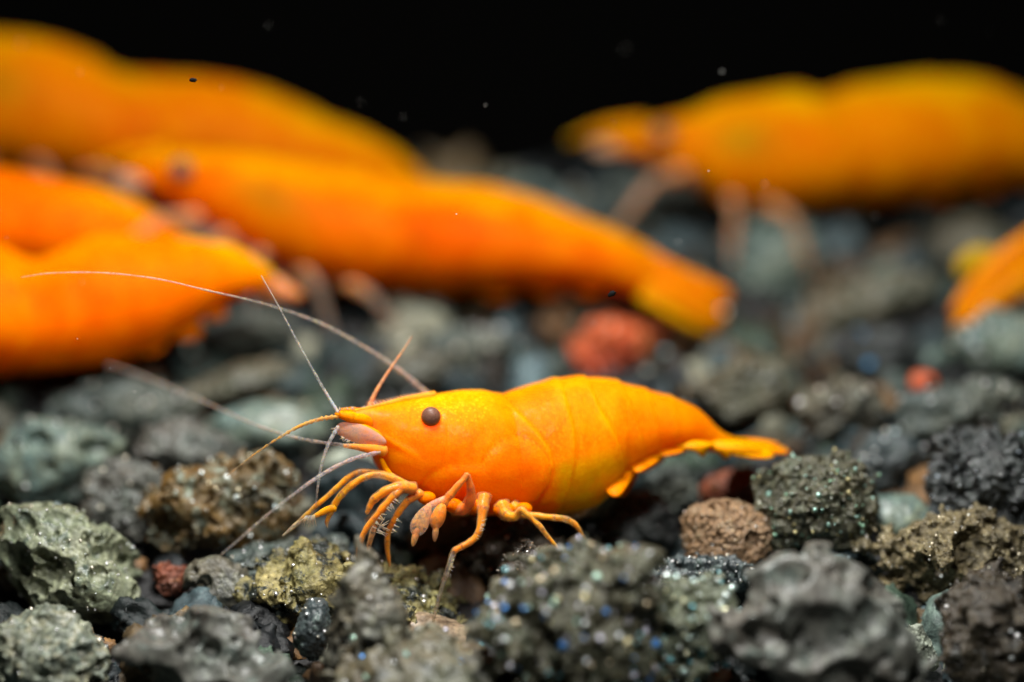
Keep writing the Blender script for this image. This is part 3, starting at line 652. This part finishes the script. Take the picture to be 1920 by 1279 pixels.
    # eyes on short stalks
    for (x, y, t, r_, dx) in ((808, 781, .02, 18.5, 5), (701, 765, .34, 17.5, 14)):
        e = sphere(root, 'eye', P(x, y, t), cm(r_), M_EYE, 5, (1, .8, 1))
        a, b = P(x, y, t), P(x + dx, y + 2, t + .09)
        Vt, Ft, _ = tube([np.r_[a + (b - a) * k, cm(r_) * (.9 - .12 * k), 0] for k in (.15, .5, 1.0)], 14, 3)
        mesh('eye_stalk', Vt, Ft, M_SMALL, root, attrs={'Col': np.tile(ORANGE, (len(Vt), 1))})
    # rostrum: a thin blade with saw teeth
    rp = [(815, 740), (790, 744), (760, 749), (735, 755), (710, 761), (688, 766), (664, 771)]
    rows = [np.r_[P(x, y - 1, tf(x) - .01), cm(6.5 * (1 - .75 * k / 6)), 0] for k, (x, y) in enumerate(rp)]
    Vt, Ft, _ = tube(rows, 8, 5); ro = mesh('rostrum', Vt, Ft, M_SMALL, root, attrs={'Col': np.tile([.97, .34, .03], (len(Vt), 1))})
    b = MB()
    for k in range(17):
        x = 802 - k * 6.6; y = np.interp(x, [664, 688, 710, 735, 760, 790, 815], [771, 766, 761, 755, 749, 744, 740]) - 5
        q = [P(x, y + 3, tf(x) - .01), P(x - 2, y, tf(x) - .01), P(x - 6, y - 4, tf(x) - .01)]
        Vt, Ft, _ = tube([np.r_[q[0], .0065], np.r_[q[1], .0045], np.r_[q[2], .001]], 5, 2); b.add(Vt, Ft)
    VV = np.vstack(b.V); mesh('saw_teeth', VV, b.F, M_LIMB, ro, attrs={'Col': np.tile([.85, .42, .2], (len(VV), 1)), 'clear': np.full(len(VV), .3)})
    # antennule stalks and antennal scales
    for (pts) in ([(742, 806, .12, 13, 0), (712, 797, .06, 14, 0), (684, 789, .01, 13, 0), (668, 785, -.03, 10.5, .05), (660, 783, -.035, 11.5, .05), (644, 779, -.06, 8.5, .1), (630, 776, -.08, 5.5, .25)],
                  [(735, 788, .22, 12, 0), (705, 780, .18, 12, 0), (682, 775, .15, 10, 0), (668, 773, .13, 8, .05), (660, 772, .13, 8.5, .05), (640, 771, .1, 5.5, .25)]):
        limb(root, pts, 'antennule_stalk', np.array([.97, .27, .0]), mat=M_SMALL, sides=14)
    for pts in ([(664, 792, -.04, 3.5, 0), (690, 803, -.03, 5, 0), (716, 818, -.02, 5.5, 0), (745, 838, .0, 5, 0), (775, 852, .01, 3, 0)], 
                [(712, 846, -.02, 4, 0), (718, 868, -.02, 5, 0), (732, 892, -.01, 6, 0), (752, 908, .0, 5, 0)]):
        limb(root, pts, 'cheek_ridge', np.array([.98, .33, .0]), mat=M_SMALL, sides=8)
    plate(root, 'antennal_scale', [(628, 801), (640, 792), (664, 792), (694, 803), (718, 819), (724, 832), (702, 834), (668, 830), (645, 822), (632, 812)], -.03, .010, np.array([.96, .56, .34]), .28, edge_clear=-.2, dome=.012)
    plate(root, 'antennal_scale', [(634, 802), (650, 812), (676, 828), (706, 838), (730, 836), (725, 815), (690, 800), (655, 795)], .24, .018, np.array([.95, .55, .30]), .35, edge_clear=-.2, dome=-.04)
    limb(root, [(722, 846, -.03, 11, 0), (695, 842, -.08, 9, 0), (668, 838, -.12, 6, .2), (645, 836, -.16, 4, .5)], 'antenna_base', np.array([.96, .32, .02]))
    # flagella
    tanc = np.array([.72, .50, .34]); yel = np.array([.85, .45, .06]); pale = np.array([.70, .66, .60])
    def fl(pts, c, rip=.16): return limb(root, [(p[0], p[1], p[2], p[3] * (.8 if p[0] > 520 else .62), min(1, p[4] * 1.3 + .16 + (.0 if p[0] > 520 else .12))) for p in pts], 'antenna', c, sides=7, n=9, ripple=rip, rfreq=260)
    fl([(634, 774, -.08, 5, 0), (618, 748, -.08, 4, .15), (597, 712, -.07, 3.4, .45), (560, 645, -.04, 2.7, .5), (520, 570, 0, 2.2, .45), (490, 517, .03, 1.5, .4)], pale)
    fl([(690, 768, .12, 7, 0), (703, 738, .13, 5, .05), (722, 706, .16, 3.6, .1), (748, 668, .20, 2.6, .15), (772, 632, .24, 1.5, .3)], np.array([.80, .38, .16]))
    fl([(634, 781, -.08, 5.5, .1), (600, 786, -.10, 4.8, .2), (560, 800, -.12, 4.2, .2), (515, 826, -.13, 3.6, .2), (470, 857, -.12, 2.6, .3), (425, 893, -.1, 1.2, .4)], yel, .4)
    fl([(690, 840, -.1, 5, .1), (640, 834, -.05, 4.2, .4), (560, 822, .12, 3.8, .45), (480, 797, .35, 3.6, .4), (400, 761, .65, 3.6, .35), (320, 726, .95, 3.6, .3), (250, 698, 1.2, 3.8, .3), (200, 684, 1.4, 3.6, .3)], np.array([.66, .50, .42]))
    fl([(634, 800, -.1, 5, .3), (616, 832, -.14, 4.4, .4), (603, 872, -.16, 4, .45), (596, 912, -.17, 3.2, .5), (592, 948, -.17, 2, .6)], pale)
    fl([(712, 848, -.08, 5.5, .2), (660, 861, -.22, 5, .3), (600, 892, -.38, 4.6, .4), (520, 950, -.55, 4.2, .45), (450, 1010, -.68, 4, .5), (415, 1040, -.75, 3, .5)], np.array([.60, .46, .42]))
    fl([(735, 812, .34, 6, 0), (780, 775, .46, 6, 0), (806, 748, .5, 6, .1), (792, 730, .5, 5.4, .3), (745, 692, .48, 5, .35), (690, 655, .44, 4.2, .4), (600, 606, .34, 3.6, .4), (500, 571, .2, 3, .38), (390, 545, .02, 2.8, .3), (300, 524, -.1, 2.6, .35), (200, 512, -.2, 2.4, .4), (100, 512, -.3, 2.2, .4), (40, 520, -.34, 1.6, .5)], np.array([.70, .58, .46]))
    # walking legs and claws
    lc = np.array([.97, .42, .0]); lo = np.array([.97, .32, .0])
    legs = []
    legs.append(limb(root, [(760, 905, .02, 11, 0), (728, 892, -.02, 10, .1), (702, 886, -.05, 9, .25), (673, 885, -.07, 9, .55), (650, 898, -.09, 8.5, .1), (626, 920, -.11, 8, .15), (598, 944, -.13, 7.5, .2), (572, 968, -.14, 7, .5), (550, 988, -.15, 5.5, .85), (530, 1005, -.15, 2.5, .9)], col=lc))
    legs.append(limb(root, [(775, 915, -.04, 12, 0), (740, 899, -.1, 10, .1), (711, 891, -.13, 9.5, .6), (686, 894, -.16, 10, .1), (660, 909, -.18, 11, .05), (642, 926, -.2, 10.5, .1), (628, 945, -.21, 10, .0), (619, 962, -.22, 9, .1), (613, 978, -.22, 6.5, .45), (614, 990, -.22, 2.5, .8)], col=lc))
    legs.append(limb(root, [(628, 952, -.22, 8, 0), (610, 958, -.23, 7, .1), (596, 965, -.24, 5, .3), (580, 972, -.24, 2.2, .7)], 'claw_finger', col=lc))
    legs.append(limb(root, [(778, 916, -.08, 17, 0), (748, 914, -.13, 16, 0), (722, 922, -.16, 14, 0), (702, 936, -.17, 12, .05), (693, 950, -.17, 9, .15), (688, 962, -.17, 6, .3)], 'maxilliped', col=lo))
    legs.append(limb(root, [(765, 908, -.1, 12, 0), (740, 928, -.17, 11, 0), (718, 952, -.2, 11, 0), (702, 972, -.22, 10, .12), (688, 990, -.23, 9, .05), (678, 1010, -.24, 9, .1), (673, 1030, -.24, 8.5, .1), (671, 1045, -.24, 6, .3)], col=lo))
    legs.append(limb(root, [(722, 950, -.12, 8, .2), (708, 975, -.14, 8.5, .5), (698, 1000, -.15, 8.5, .6), (692, 1022, -.15, 7, .5), (690, 1036, -.15, 4, .5)], col=np.array([.9, .36, .08])))
    legs.append(limb(root, [(790, 925, -.02, 14, 0), (766, 938, -.06, 11, 0), (748, 960, -.08, 10, 0), (736, 980, -.1, 9, .05), (730, 993, -.1, 9, .35), (726, 1014, -.1, 8.5, .1), (728, 1042, -.09, 7, .1), (731, 1062, -.08, 4, .3)], col=lo))
    # first claw: translucent pincer
    a = P(806, 946, -.2); legs.append(leaf(root, 'claw', a, P(775, 1006, -.24) - a, np.array([.3, -1, .2]), cm(66), cm(34), .05, np.array([.95, .48, .18]), (.5, .9), shape=.5, mat=M_LIMB))
    a = P(783, 990, -.235); leaf(root, 'claw_finger', a, P(774, 1022, -.24) - a, np.array([.3, -1, .2]), cm(36), cm(13), .03, np.array([.92, .42, .12]), (.2, .5), shape=.3, point=.7, mat=M_LIMB)
    limb(root, [(835, 938, -.16, 9, .1), (820, 942, -.18, 7, .35), (804, 950, -.2, 6, .5), (796, 960, -.21, 4, .6)], 'claw_wrist', col=np.array([.92, .42, .2]))
    a = P(831, 945, -.22); leaf(root, 'claw', a, P(814, 990, -.24) - a, np.array([.3, -1, .2]), cm(50), cm(28), .055, np.array([.95, .30, .03]), (.0, .7), shape=.35, mat=M_LIMB)
    a = P(818, 982, -.24); leaf(root, 'claw_finger', a, P(815, 1014, -.24) - a, np.array([.3, -1, .2]), cm(34), cm(12), .03, np.array([.92, .42, .14]), (.25, .6), shape=.3, point=.7, mat=M_LIMB)
    limb(root, [(876, 889, -.17, 8, .5), (872, 896, -.18, 8.5, 0), (858, 912, -.2, 9.5, 0), (843, 930, -.21, 12, 0), (833, 944, -.22, 10.5, .35), (828, 951, -.22, 6, .5)], col=np.array([.96, .27, .01]))
    limb(root, [(876, 891, -.15, 8, .2), (882, 915, -.13, 11, 0), (882, 938, -.1, 16, 0), (870, 955, -.05, 18, 0), (850, 958, .02, 14, 0)], 'leg', col=np.array([.95, .20, .006]))
    # long near walking legs
    limb(root, [(908, 930, -.02, 20, 0), (905, 955, -.1, 16, 0), (902, 980, -.15, 12, 0), (896, 1002, -.18, 11, 0), (882, 1016, -.2, 10.5, 0), (866, 1025, -.22, 10, 0), (853, 1032, -.23, 9.5, .3), (848, 1042, -.235, 9.2, .85), (842, 1062, -.24, 8.5, 1), (837, 1078, -.24, 9, .8), (833, 1086, -.24, 8.5, .7), (831, 1094, -.24, 6.8, .95), (824, 1118, -.23, 6, 1), (816, 1148, -.21, 4.8, 1), (811, 1168, -.2, 2.5, 1)], col=lo)
    limb(root, [(940, 945, -.0, 22, 0), (950, 965, -.06, 18, 0), (966, 968, -.1, 13, 0), (977, 956, -.14, 9.5, .25), (990, 966, -.17, 9, .1), (1010, 985, -.19, 8.5, .12), (1016, 992, -.195, 8, .5), (1026, 1005, -.2, 7, .2), (1040, 1022, -.2, 6, .15), (1052, 1040, -.19, 3, .4)], col=lc)
    limb(root, [(962, 948, .08, 18, 0), (982, 964, .04, 13, 0), (1010, 968, .02, 9.5, .05), (1040, 971, .0, 9, .05), (1062, 974, -.01, 9, .55), (1076, 982, -.01, 8.5, .1), (1086, 994, .0, 7.5, .15), (1096, 1012, .02, 4.5, .3)], col=lc)
    for k, (x0, y0) in enumerate(((690, 930), (835, 940), (930, 945))):     # far legs, mostly hidden
        limb(root, [(x0 + 60, y0 - 10, .42, 14, 0), (x0 + 20, y0 + 30, .55, 9, .1), (x0 - 6, y0 + 62, .6, 8, .2), (x0 - 14, y0 + 92, .62, 5, .5)], col=lo)
    # coxae lumps along the chest
    for (x, y, t, r_) in ((800, 934, .0, 16), (850, 948, .0, 17), (898, 950, -.02, 18), (945, 956, -.0, 19), (982, 954, .05, 15)):
        U, Fi = ico(3); mesh('leg_joint', U * cm(r_) * np.array([1.1, .9, .8]) + P(x, y, t), Fi, M_SMALL, root, attrs={'Col': np.tile(ORANGE, (len(U), 1))})
    # bristles
    b = MB()
    rr = np.random.default_rng(3)
    def hairs(path, n, ln, spread, dirv):
        for k in range(n):
            u = rr.random() * (len(path) - 1); i = int(u); f = u - i
            p0 = np.array(path[i]) * (1 - f) + np.array(path[min(i + 1, len(path) - 1)]) * f
            an = dirv + rr.normal() * spread; le = ln * rr.uniform(.5, 1.1)
            p1 = (p0[0] + math.cos(an) * le, p0[1] - math.sin(an) * le, p0[2] + rr.normal() * .01)
            Vt, Ft, _ = tube([np.r_[P(*p0), .0022], np.r_[P(*p1), .0008]], 4, 2); b.add(Vt, Ft)
    hairs([(640, 818, -.04), (668, 832, -.04), (704, 836, -.04)], 26, 9, .35, -1.9)
    hairs([(628, 801, -.05), (636, 814, -.05)], 12, 12, .4, -2.8)
    hairs([(741, 935, -.2), (712, 968, -.22), (690, 1000, -.24)], 22, 12, .3, -.7)
    hairs([(570, 968, -.15), (590, 966, -.24)], 26, 20, .45, -1.75)
    hairs([(745, 970, -.1), (733, 1000, -.1)], 10, 12, .4, -.4)
    hairs([(905, 975, -.17), (893, 1010, -.19)], 10, 10, .4, -.2)
    hairs([(848, 1045, -.24), (838, 1080, -.24)], 10, 9, .5, .1)
    hairs([(690, 766, .1), (636, 769, -.07)], 30, 6, .35, 1.7)
    hairs([(712, 985, -.15), (705, 1000, -.15)], 16, 22, .5, -.2)
    VV = np.vstack(b.V); mesh('bristles', VV, b.F, M_LIMB, root, attrs={'Col': np.tile([.85, .6, .4], (len(VV), 1)), 'clear': np.full(len(VV), .4)}, kind='stuff')
    # swimmerets under the tail
    A1, A2 = np.array([.97, .25, .0]), np.array([.96, .29, .0])
    for dt, dx in ((0, 0), (.16, 9)):
        pl = lambda nm, poly, t, *a, **k: plate(root, nm, [(x + dx, y) for x, y in poly], t + dt, *a, **k)
        pl('swimmeret', [(1036, 952), (1060, 974), (1090, 968), (1114, 950), (1112, 934), (1060, 940)], .3, .02, OLIVE, .6, dome=.01)
        pl('swimmeret', [(1116, 880), (1128, 904), (1136, 921), (1150, 932), (1164, 928), (1178, 908), (1190, 886), (1196, 862), (1150, 850)], .19, .03, A1, mat=M_SMALL, dome=.012, tilt=1.3)
        pl('swimmeret', [(1168, 860), (1188, 884), (1200, 886), (1217, 877), (1236, 863), (1239, 846), (1215, 832), (1185, 838)], .29, .03, A2, mat=M_SMALL, dome=.010, tilt=1.3)
        pl('swimmeret', [(1215, 846), (1237, 856), (1259, 854), (1279, 848), (1283, 836), (1240, 824)], .38, .03, A1, mat=M_SMALL, dome=.008, tilt=1.3)
    # tail fan: telson and two pairs of side blades, seen almost edge on
    fan = np.array([.96, .27, .0]); fy_ = np.array([.90, .34, .0]); n0 = np.array([.08, -.12, 1.0])
    def fb(ax_, ay, at_, ex, ey, et, wd, tilt, c_, cl, shp=.3, pt=0.):
        a, e = P(ax_, ay, at_), P(ex, ey, et); d = e - a; leaf(root, 'tail_fan_blade', a, d, n0 + np.array([0, tilt, 0]), np.linalg.norm(d), cm(wd), .035, c_, (0, cl), bend=-.03, mat=M_SMALL, shape=shp, point=pt)
    fb(1345, 826, .58, 1462, 829, .74, 34, 0, fan, .3, .2)
    fb(1340, 830, .54, 1482, 843, .66, 44, -.15, fan, .55)
    fb(1335, 836, .5, 1452, 852, .5, 44, -.35, fy_, .6)
    fb(1340, 830, .66, 1476, 838, .92, 44, .1, fan, .5)
    fb(1340, 832, .7, 1440, 846, 1.05, 44, .1, fy_, .5)
    plate(root, 'tail_fringe', [(1264, 836), (1284, 845), (1304, 849), (1318, 858), (1328, 846), (1340, 832), (1300, 826)], .45, .04, np.array([.80, .34, .0]), .05, mat=M_SMALL)
    plate(root, 'tail_fringe', [(1318, 838), (1345, 851), (1362, 862), (1374, 850), (1394, 851), (1412, 861), (1432, 848), (1404, 830), (1345, 826)], .5, .04, np.array([.84, .33, .0]), .05, mat=M_SMALL)
    return root
front_shrimp()

# ---- the other shrimps, larger and farther back
def shrimp(label, st, tf, seed, ground_drop=.35, legs=True, antenna=True, red=0.3, eye=True, detail=200, legclear=.75, fan=(0, 0), plates=None, fanlen=1.0, sides=(1, -1), legset=(0, 1, 2, 3, 4), tint=(1, 1)):
    st = [(a + (c - a) * .035, b + (d - b) * .035, c - (c - a) * .035, d - (d - b) * .035, w) for a, b, c, d, w in st]   # the lens blur widens them again
    V, F, Nn, fx, fy, I = body_loft(st, tf, detail, 48, .15)
    s, v, at = I['s'], I['v'], I['at']; L = np.linalg.norm(np.diff(I['c'], axis=0), axis=1).sum()
    off = np.zeros(len(V)); line = np.zeros(len(V)); kb = .78
    for k, e in enumerate((.40, .50, .60, .70, .79, .87)):
        dx = e + .05 * (1 - v * v) - s
        off += (.012 if k == 0 else .005) * L / 2.2 * np.exp(-np.maximum(dx, 0) / .05) * sst(-.006, .004, dx); line = np.maximum(line, np.exp(-(dx / .012) ** 2))
    V = V + Nn * (off + .006 * fbm(V * 4, 3, seed))[:, None]
    O2, R2, Y2 = np.array([.96, .20, .0]), np.array([.95, .085, .0]), np.array([.97, .30, .0])
    nz = fbm(V * 1.6, 4, seed + 3) * .6; nz2 = fbm(V * 2.6 + 7, 3, seed + 5) * .6
    col = np.tile(O2, (len(V), 1))
    col = mixn(col, R2, np.clip(red + nz2 * .55, 0, .62))
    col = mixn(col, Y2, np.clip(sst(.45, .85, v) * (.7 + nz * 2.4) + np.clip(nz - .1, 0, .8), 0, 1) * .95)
    band = np.zeros(len(V))
    for e in (.40, .50, .60, .70, .79, .87): band = np.maximum(band, np.exp(-((s - e - .05 * (1 - v * v) - .02) / .018) ** 2))
    col = mixn(col, R2 * .9, .18 * band * (1 - sst(.5, .9, v)))
    col = mixn(col, np.array([.40, .20, .0]), np.clip(.65 * np.exp(-((s - .27) / .05) ** 2 - ((v - .25) / .35) ** 2), 0, 1))
    col = np.clip(np.clip(col, 0, .98) * kb * np.array([tint[0], tint[1], 1.0]), 0, .98)
    k = int(.45 * I['m']); b0 = I['c'][k] - I['h'][k]
    root = thing('shrimp', label, 'shrimp', (b0[0], b0[1], b0[2] - ground_drop), SHR)
    mesh('body', V, F, M_SHELL_PLAIN, root, attrs={'Col': col})
    fwd = -I['T'][int(.15 * I['m'])]; up = I['h'][int(.3 * I['m'])]; up = up / np.linalg.norm(up); near = I['l'][int(.2 * I['m'])]
    for sd in (1, -1):
        if eye:
            e = at(.13, .38, sd, 1.05); sphere(root, 'eye', e, .020 * L, M_EYE, 4)
            Vt, Ft, _ = tube([np.r_[e, .017 * L], np.r_[at(.14, .35, sd, .5), .02 * L]], 10, 3); mesh('eye_stalk', Vt, Ft, M_SHELL_PLAIN, root, attrs={'Col': np.tile(ORANGE, (len(Vt), 1))})
        a = at(.06, -.5, sd, .6); leaf(root, 'antennal_scale', a, fwd * 1 + near * sd * .25 - up * .1, near * sd + up * .5, .06 * L, .024 * L, .02, np.array([.92, .55, .30]), (.3, .7), shape=.45)
        if antenna:
            a = at(.03, 0, sd, .6)
            for q, (f1, u1, o1, ln) in enumerate(((.8, .5, .2, .35), (.9, -.25, .35, .4))):
                d = fwd * f1 + up * u1 + near * sd * o1
                rows = [np.r_[a + d * ln * L * k + up * (-.12 if q == 0 else -.2) * L * k * k, .0055 * L * (1 - .8 * k) + .001, .6 + .3 * k] for k in np.linspace(0, 1, 7)]
                Vt, Ft, E = tube(rows, 6, 4); mesh('antenna', Vt, Ft, M_LIMB, root, attrs={'Col': np.tile([.70, .52, .36], (len(Vt), 1)), 'clear': E[:, 0]})
        if legs:
            for k, ls in enumerate((.17, .22, .27, .32, .37)):
                if k not in legset or (sd not in sides): continue
                a = at(ls, -.86, sd, .9); fb = (.9, .5, .15, -.35, -.75)[k]; gz_ = ground_drop
                kn = a + near * sd * .16 * L * .5 + fwd * fb * .08 * L + up * .01 * L - np.array([0, 0, gz_ * .25]); ft = a + near * sd * .16 * L * .7 + fwd * fb * .17 * L - np.array([0, 0, gz_])
                rows = [np.r_[a, .018 * L, .1], np.r_[(a + kn) / 2, .011 * L, .3], np.r_[kn, .009 * L, legclear], np.r_[(kn + ft) / 2, .008 * L, legclear + .05], np.r_[ft, .004 * L, legclear + .2]]
                Vt, Ft, E = tube(rows, 8, 4); mesh('leg', Vt, Ft, M_LIMB, root, attrs={'Col': np.tile([.92, .42, .14], (len(Vt), 1)), 'clear': E[:, 0]})
        for k, ls in enumerate((.47, .55, .63, .71, .79)):
            a = at(ls, -.5, sd, .5); ln = (.09, .10, .09, .08, .06)[k] * L
            leaf(root, 'swimmeret', a, -up * .28 - fwd * 1.0, near + fwd * .1, ln * 1.0, ln * .6, .03, np.array([.94, .22, .0]), (0, .3), shape=.3, mat=M_SMALL)
    # rostrum
    c0 = at(.10, .98, 0); c1 = at(.0, 0, 0) + fwd * .05 * L
    Vt, Ft, _ = tube([np.r_[c0, .016 * L], np.r_[(c0 + c1) / 2 + up * .008 * L, .011 * L], np.r_[c1, .004 * L]], 8, 5); mesh('rostrum', Vt, Ft, M_SHELL_PLAIN, root, attrs={'Col': np.tile(ORANGE, (len(Vt), 1))})
    # tail fan
    a = I['c'][-2]; d = I['T'][-8]; u2 = np.cross(d, near); u2 = u2 if u2 @ up > 0 else -u2
    for pi, (poly, tt, pc) in enumerate(plates or ()): plate(root, 'tail_fan_blade', poly, tt, .05, np.array(pc), 0, mat=M_SMALL, dome=.03)
    for q, (sp, ln) in enumerate(() if plates else ((0, .16), (.28, .19), (-.28, .19), (.55, .17), (-.55, .17))):
        td = d + near * sp * .9 * (1 - fan[0]) + u2 * (-fan[1] - .05 * abs(sp) - sp * .42 * fan[0])
        leaf(root, 'tail_fan_blade', a - I['T'][-8] * .03 * L + near * sp * .03 * L, td, u2 * (1 - fan[0]) + near * (fan[0] + sp * .4 * (1 - fan[0])), ln * L * fanlen, .085 * L, .04, np.array([.95, .34, .006]) if q == 0 else np.array([.92, .33, .0]), (0, .4), bend=-.04, shape=.3, mat=M_SMALL)
    return root

sh2 = [(232, 312, 236, 326, .04), (275, 290, 285, 358, .10), (330, 279, 335, 392, .18), (390, 276, 392, 425, .26), (460, 280, 455, 465, .33), (540, 292, 530, 505, .38), (620, 306, 610, 532, .41), (700, 321, 695, 546, .42),
       (780, 331, 780, 552, .42), (860, 336, 865, 553, .41), (930, 345, 940, 548, .39), (1000, 364, 1005, 543, .36), (1070, 394, 1065, 541, .31), (1130, 420, 1120, 542, .26), (1185, 444, 1165, 548, .21), (1230, 470, 1205, 560, .16), (1262, 492, 1240, 568, .11), (1285, 508, 1268, 574, .07)]
shrimp('blurred orange shrimp stretched across the middle, head at left and tail drooping right', sh2, lambda x: float(np.interp(x, [230, 800, 1370], [3.0, 3.15, 2.75])), 61, .32, red=.38, antenna=False, tint=(.92, 1.0), legclear=.93, sides=(1,), plates=[([(1222, 470), (1290, 505), (1340, 528), (1370, 546), (1364, 572), (1330, 578), (1270, 566), (1215, 548)], 2.74, (.80, .24, 0)), ([(1215, 520), (1270, 548), (1330, 572), (1360, 590), (1350, 616), (1308, 603), (1250, 575), (1205, 552)], 2.68, (.76, .27, 0)), ([(1205, 545), (1250, 572), (1300, 602), (1340, 622), (1318, 630), (1276, 614), (1232, 588), (1195, 562)], 2.62, (.62, .30, 0))])
sh3 = [(-420, 178, -416, 194, .05), (-360, 150, -352, 222, .12), (-290, 118, -284, 252, .2), (-200, 84, -200, 285, .3), (-100, 58, -100, 305, .40), (0, 54, 0, 318, .45), (90, 66, 95, 332, .45), (170, 98, 180, 345, .44), (228, 128, 240, 352, .43), (300, 135, 310, 356, .43), (380, 139, 385, 360, .42),
       (470, 156, 465, 368, .39), (550, 186, 540, 376, .35), (620, 220, 605, 384, .3), (680, 246, 660, 390, .25), (730, 272, 708, 394, .19), (768, 302, 748, 396, .14), (795, 328, 780, 394, .09), (812, 350, 802, 388, .06)]
shrimp('blurred orange shrimp highest at the upper left, with its head outside the picture', sh3, lambda x: float(np.interp(x, [-420, 300, 800], [4.2, 4.3, 4.2])), 62, .3, red=.05, tint=(.84, 1.08), antenna=False)
sh4 = [(-520, 372, -516, 388, .05), (-460, 340, -450, 420, .12), (-390, 312, -380, 450, .2), (-300, 292, -296, 480, .28), (-200, 284, -200, 500, .34), (-120, 290, -120, 510, .36), (-40, 303, -40, 515, .36), (40, 318, 40, 516, .35), (120, 334, 115, 515, .33), (190, 350, 180, 512, .29), (250, 372, 235, 510, .24), (300, 400, 282, 508, .19), (338, 430, 322, 506, .13), (366, 458, 352, 502, .08)]
shrimp('blurred orange shrimp at the left edge, partly hidden behind the nearest left one', sh4, lambda x: float(np.interp(x, [-520, 0, 370], [2.7, 2.9, 2.8])), 63, .3, red=.3, tint=(1.15, 1.25), antenna=False)
sh5 = [(-560, 560, -556, 578, .05), (-500, 525, -490, 610, .12), (-420, 492, -410, 650, .2), (-320, 462, -315, 680, .3), (-220, 440, -220, 700, .36), (-120, 432, -120, 708, .39), (-40, 444, -40, 708, .40), (30, 468, 30, 704, .40), (70, 478, 75, 702, .40), (120, 456, 130, 698, .40), (175, 437, 190, 692, .39), (225, 431, 245, 680, .37), (290, 437, 300, 655, .34), (350, 441, 345, 625, .3), (410, 449, 385, 592, .25), (455, 465, 425, 566, .2), (492, 488, 462, 552, .14), (515, 508, 490, 548, .09)]
shrimp('blurred bright orange shrimp at the left with a humped back, nearest of the left ones', sh5, lambda x: float(np.interp(x, [-560, 0, 540], [1.6, 1.9, 2.1])), 64, .25, red=.25, tint=(1.2, 1.4), antenna=False, sides=(1,), legset=(0, 2), plates=[([(478, 498), (520, 516), (545, 534), (570, 552), (556, 566), (520, 564), (476, 558)], 2.15, (.80, .30, .12))])
sh6 = [(1116, 266, 1118, 272, .02), (1170, 246, 1172, 288, .07), (1234, 224, 1236, 312, .14), (1298, 206, 1296, 344, .23), (1350, 183, 1345, 382, .33), (1420, 168, 1415, 397, .40), (1485, 162, 1485, 399, .43), (1545, 169, 1550, 395, .43), (1615, 151, 1620, 390, .44), (1700, 139, 1700, 384, .44), (1780, 135, 1775, 374, .42), (1850, 146, 1840, 360, .38), (1920, 174, 1905, 346, .33), (1985, 208, 1965, 338, .27), (2040, 240, 2020, 336, .21), (2085, 270, 2065, 338, .15), (2120, 298, 2104, 340, .1)]
shrimp('blurred orange shrimp at the upper right facing left, with whitish legs below', sh6, lambda x: float(np.interp(x, [1088, 1500, 2120], [4.0, 4.2, 4.6])), 65, .42, red=.0, tint=(.9, 1.35), legclear=.7, antenna=False, sides=(1,), legset=(0, 2, 3))
sh7 = [(2700, 330, 2698, 345, .05), (2630, 300, 2632, 370, .12), (2560, 275, 2560, 410, .2), (2470, 255, 2470, 450, .3), (2380, 250, 2375, 480, .36), (2300, 262, 2290, 500, .38), (2220, 280, 2210, 515, .37), (2140, 305, 2135, 525, .34), (2070, 335, 2072, 535, .29), (2010, 368, 2020, 545, .24), (1960, 402, 1978, 555, .18), (1925, 430, 1946, 562, .13), (1898, 456, 1922, 566, .08)]
shrimp('orange shrimp beyond the right edge with only its yellow orange tail showing', sh7, lambda x: float(np.interp(x, [1890, 2700], [2.6, 3.2])), 66, .3, red=.0, tint=(1.0, 1.5), detail=120, plates=[([(1935, 425), (1870, 470), (1812, 530), (1782, 582), (1802, 592), (1850, 562), (1910, 520), (1955, 490)], 2.55, (.80, .26, 0)), ([(1945, 480), (1880, 530), (1810, 580), (1784, 614), (1812, 622), (1860, 600), (1920, 560), (1955, 530)], 2.5, (.74, .27, 0)), ([(1880, 470), (1830, 462), (1794, 488), (1800, 522), (1845, 505)], 2.7, (.55, .36, .01))])
sh8 = [(-620, 880, -618, 892, .03), (-570, 860, -566, 920, .08), (-510, 845, -505, 945, .14), (-440, 836, -436, 965, .2), (-370, 836, -366, 975, .22), (-300, 842, -298, 978, .21), (-230, 856, -230, 976, .18), (-170, 876, -172, 972, .14), (-120, 900, -124, 968, .1), (-88, 922, -92, 966, .06)]
shrimp('shrimp beyond the left edge with just an orange tail tip behind the porous green stone', sh8, lambda x: .55, 67, .2, red=.1, detail=100)

# ------------------------------------------------------------------ specks drifting in the water, and sensor dust
spm = plain('drifting_dust', (.8, .78, .72), .5, .4)
U, F = ico(2); vs, fs = [], []
for k in range(34):
    t = r.uniform(-1.0, 2.2); q = P(r.uniform(0, 1920), r.uniform(0, 760), t)
    vs.append(U * r.uniform(.001, .003) * r.uniform(.6, 1.4, 3) + q); fs.append(F + k * len(U))
o = mesh('drifting_specks', np.vstack(vs), np.vstack(fs), spm, kind='stuff'); tag(o, 'tiny pale specks drifting in the dark water', 'specks')
dkm = plain('dark_sensor_dust', (.006, .006, .006), .8, .1)  # dust on the sensor, added as solid flakes at the focus plane
for (x, y, a, b_, rot, lb) in ((1147, 551, 8, 5, .5, 'tiny black sensor dust speck modelled before the tail of the middle shrimp'), (362, 150, 7, 4, 0, 'tiny black sensor dust speck modelled before the back of the upper left shrimp')):
    U, F = ico(3); V = U * np.array([cm(a), cm(4), cm(b_)]) * (1 + .2 * fbm(U * 2, 2, int(x)))[:, None]; c, s_ = math.cos(rot), math.sin(rot)
    V = V @ np.array([[c, 0, -s_], [0, 1, 0], [s_, 0, c]]).T
    o = mesh('sensor_dust_speck', V + P(x, y, 0), F, dkm, loc=P(x, y, 0)); tag(o, lb, 'speck', 'black sensor dust specks')
